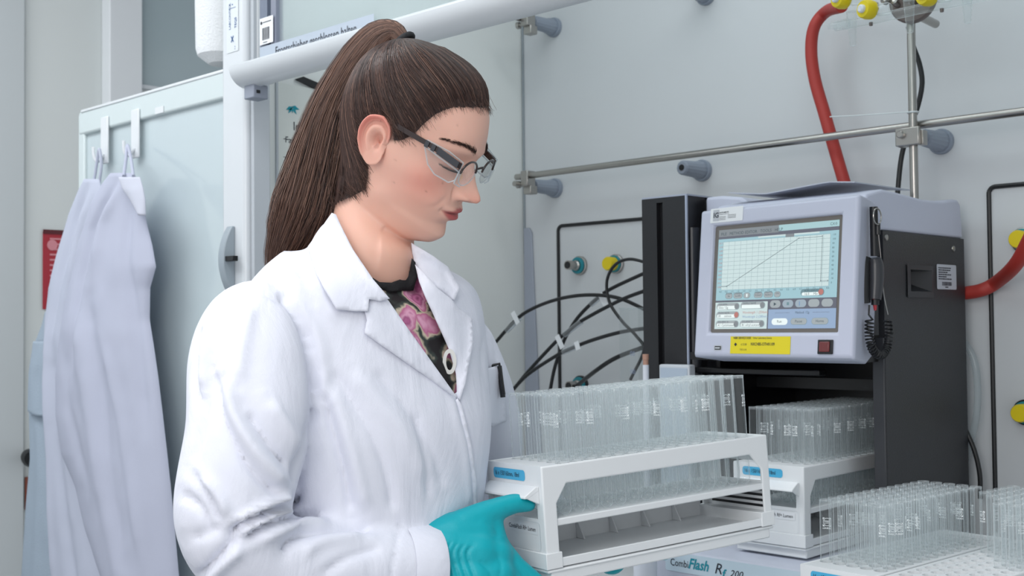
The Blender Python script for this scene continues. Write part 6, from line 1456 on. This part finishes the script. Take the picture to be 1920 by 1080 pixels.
gm = remeshed('glove', bm, 0.0026, 10); gV = np.empty(len(gm.vertices)*3); gm.vertices.foreach_get('co', gV); gV = gV.reshape(-1, 3)
GF = []
for i, x0_ in enumerate((799, 809, 819, 830, 841, 853, 866, 880)):
    GF.append(([(x0_+6, 1000+i*3), (x0_-4, 1040), (x0_-2+i*2, 1090)], 3.0, -0.0024))
GF += [([(905, 975), (930, 990), (936, 1012)], 6, -0.0012), ([(930, 1035), (940, 1060), (935, 1085)], 4, -0.001), ([(895, 1050), (915, 1068), (925, 1090)], 4, -0.0012), ([(948, 950), (953, 962)], 3, -0.0008)]
g2 = apply_folds(gV, vnorm(gm), GF, 0.0007); gm.vertices.foreach_set('co', g2.ravel()); gm.update()
glv = link('glove', gm, TEALG, person, 180); glv['label'] = 'teal glove on the hand holding the rack'
# left hand under the far side of the rack
def RL(x, y, z): return MH_ @ Vector((x, y, z))
xv_ = Vector((0.2252, 0.9734, 0.0424)).normalized(); yv_ = Vector((-0.9734, 0.2267, -0.0327)); zv_ = xv_.cross(yv_).normalized(); yv_ = zv_.cross(xv_)
MH_ = Matrix((xv_, yv_, zv_)).transposed().to_4x4(); MH_.translation = Vector((-0.95946980, 1.05089130, 1.03009638))
bm = bmesh.new()
pw = RL(0.215, 0.175, -0.012); chain(bm, [(WRL, 0.028), (pw, 0.026), (RL(0.21, 0.150, -0.040), 0.022)])
for i, dx_ in enumerate((-0.030, -0.010, 0.010, 0.030)):
    chain(bm, [(RL(0.212+dx_*0.8, 0.155, -0.036), 0.015), (RL(0.212+dx_*1.1, 0.115, -0.031), 0.0105), (RL(0.212+dx_*1.15, 0.085-0.004*abs(i-1), -0.0290), 0.0095)])
chain(bm, [(pw, 0.020), (RL(0.17, 0.150, 0.02), 0.013), (RL(0.16, 0.142, 0.045), 0.011)])
gm2 = remeshed('glove', bm, 0.003, 6); glv2 = link('glove', gm2, TEALG, person, 180)
# ---- trousers and shoes below the frame
TRO = mat('dark_trousers', '#2c3240', 0.8, bump=0.2, bscale=300)
bm = bmesh.new(); hipz = B0.z-0.62
for s in (-1, 1):
    hp_ = Vector((B0.x-0.01, B0.y+0.085*s, hipz+0.05)); tube(bm, [hp_, Vector((B0.x+0.015, B0.y+0.095*s, 0.50)), Vector((B0.x-0.01, B0.y+0.10*s, 0.07))], lambda t: 0.095-0.035*t, n=20)
tube(bm, [Vector((B0.x-0.01, B0.y-0.06, hipz+0.05)), Vector((B0.x-0.01, B0.y+0.06, hipz+0.05))], 0.11, n=20, smooth=False)
tm = remeshed('trousers', bm, 0.012, 4); link('trousers', tm, TRO, person, 180)
for s in (-1, 1):
    bm = bmesh.new(); x0_, y0_ = B0.x-0.01, B0.y+0.10*s
    capsule(bm, (x0_-0.02, y0_, 0.045), (x0_+0.13, y0_, 0.040), 0.044, 0.038); capsule(bm, (x0_-0.01, y0_, 0.05), (x0_-0.01, y0_, 0.10), 0.045, 0.045)
    for v in bm.verts: v.co.z = max(v.co.z, 0.001)
    shm = remeshed('shoe', bm, 0.006, 4)
    link('shoe', shm, mat('shoe_white', '#d9d9d6', 0.5), person, 180)
# ================================================================== coats hanging on the glass screen
def hanging(name, rows_, Yb, depth, folds, m, label, group=None, parent=None, seed=1, nu=64, nv=110):
    ys = [r[0] for r in rows_]; xl = [r[1] for r in rows_]; xr = [r[2] for r in rows_]; y0, y1 = ys[0], ys[-1]; V = []; org = Y_((xl[0]+xr[0])/2, y0, Yb)
    for i in range(nv+1):
        yy = y0+(y1-y0)*(i/nv)**1.0; a = float(np.interp(yy, ys, xl)); b = float(np.interp(yy, ys, xr)); row = []
        dd = depth*min(1, 0.25+2.2*i/nv)
        for j in range(nu+1):
            u = j/nu; px = a+(b-a)*u; base_ = dd*(max(0, math.sin(math.pi*u))**0.55)
            fo = 0.0
            for pl, wd, am in folds:
                pa = np.interp(yy, [p[1] for p in pl], [p[0] for p in pl]); fd = min(1, max(0, (yy-pl[0][1]+20)/60))*min(1, max(0, (pl[-1][1]+30-yy)/80))
                fo += am*math.exp(-((px-pa)/wd)**2)*fd
            fo += 0.004*noise.fractal(Vector((px*0.02+seed*7, yy*0.006, seed)), 1.0, 2.0, 3)*math.sin(math.pi*u)**0.5
            q = Y_(px, yy, Yb); row.append(Vector((q.x, Yb-base_-fo, q.z))-org)
        V.append(row)
    bm = bmesh.new(); fr = [[bm.verts.new(p) for p in r] for r in V]; bk = [[bm.verts.new(Vector((p.x, Yb-org.y+0.006*0+0.001, p.z))) for p in r] for r in V]
    for i in range(nv):
        for j in range(nu): bm.faces.new([fr[i][j], fr[i][j+1], fr[i+1][j+1], fr[i+1][j]]); bm.faces.new([bk[i][j], bk[i+1][j], bk[i+1][j+1], bk[i][j+1]])
        bm.faces.new([fr[i][0], fr[i+1][0], bk[i+1][0], bk[i][0]]); bm.faces.new([fr[i][nu], bk[i][nu], bk[i+1][nu], fr[i+1][nu]])
    for j in range(nu): bm.faces.new([fr[0][j], bk[0][j], bk[0][j+1], fr[0][j+1]]); bm.faces.new([fr[nv][j], fr[nv][j+1], bk[nv][j+1], bk[nv][j]])
    o = obj(name, bm, m, parent, smooth=180)
    if parent is None: o.location = org
    else: o.location = org-parent.location
    return o
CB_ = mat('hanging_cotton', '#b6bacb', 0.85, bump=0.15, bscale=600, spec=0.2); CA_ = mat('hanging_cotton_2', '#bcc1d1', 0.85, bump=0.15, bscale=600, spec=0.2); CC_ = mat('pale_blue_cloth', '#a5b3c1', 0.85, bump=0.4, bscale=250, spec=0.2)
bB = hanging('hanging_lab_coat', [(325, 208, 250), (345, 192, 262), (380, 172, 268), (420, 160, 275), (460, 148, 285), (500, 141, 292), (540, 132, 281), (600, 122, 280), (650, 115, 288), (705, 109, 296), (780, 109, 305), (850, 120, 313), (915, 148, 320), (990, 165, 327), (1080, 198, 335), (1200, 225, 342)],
    1.205, 0.050, [([(228, 345), (190, 430), (175, 520), (165, 700)], 9, -0.012), ([(236, 350), (212, 420), (205, 520)], 10, 0.012), ([(250, 360), (255, 480), (268, 600), (290, 800)], 8, -0.009), ([(200, 560), (225, 720), (245, 900), (280, 1100)], 12, -0.010), ([(180, 600), (215, 800), (255, 1000), (290, 1150)], 16, 0.010), ([(150, 640), (160, 760), (200, 900)], 12, -0.007), ([(232, 640), (262, 800), (300, 1050)], 7, 0.006)], CB_, '', seed=2)
tag(bB, 'white lab coat on the right hook, the nearest of the hanging coats', 'lab coat')
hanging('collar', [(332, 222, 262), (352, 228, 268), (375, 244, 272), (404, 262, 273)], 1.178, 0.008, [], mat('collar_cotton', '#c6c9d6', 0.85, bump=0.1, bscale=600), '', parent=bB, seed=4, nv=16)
o_ = bB.location; bm = bmesh.new(); hkp = Y_(239, 272, 1.244); tube(bm, [Y_(232, 330, 1.19)-o_, Y_(236, 300, 1.215)-o_, hkp-o_, Y_(246, 300, 1.215)-o_, Y_(250, 330, 1.19)-o_], 0.0035, n=8); obj('hanger_loop', bm, CB_, bB)
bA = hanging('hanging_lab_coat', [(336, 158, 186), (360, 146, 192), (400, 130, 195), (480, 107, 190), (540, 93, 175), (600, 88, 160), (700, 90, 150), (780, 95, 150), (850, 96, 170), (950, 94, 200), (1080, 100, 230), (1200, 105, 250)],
    1.243, 0.034, [([(170, 350), (150, 420), (130, 520), (118, 640)], 8, -0.010), ([(180, 360), (160, 450), (148, 560)], 9, 0.010), ([(120, 650), (125, 800), (150, 1000), (170, 1150)], 10, -0.010), ([(105, 620), (108, 800), (118, 1100)], 7, 0.008), ([(100, 540), (98, 600), (104, 680)], 5, -0.006)], CA_, '', seed=5)
tag(bA, 'white lab coat on the left hook, mostly behind the nearer coat', 'lab coat')
o_ = bA.location; bm = bmesh.new(); tube(bm, [Y_(176, 342, 1.245)-o_, Y_(181, 310, 1.245)-o_, Y_(186, 280, 1.244)-o_, Y_(190, 310, 1.245)-o_, Y_(186, 342, 1.245)-o_], 0.0035, n=8); obj('hanger_loop', bm, CA_, bA)
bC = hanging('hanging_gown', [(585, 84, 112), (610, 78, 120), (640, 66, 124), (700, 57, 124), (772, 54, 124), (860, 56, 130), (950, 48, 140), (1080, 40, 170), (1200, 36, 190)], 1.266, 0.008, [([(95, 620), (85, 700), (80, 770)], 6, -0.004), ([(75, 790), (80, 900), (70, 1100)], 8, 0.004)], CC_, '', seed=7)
tag(bC, 'pale blue-grey gown hanging behind the white coats at the left edge', 'gown')
hanging('short_sleeve', [(640, 62, 112), (700, 54, 110), (772, 52, 98), (780, 66, 97)], 1.254, 0.010, [([(85, 650), (78, 700), (74, 760)], 6, -0.004)], CC_, '', parent=bC, seed=8, nv=30)
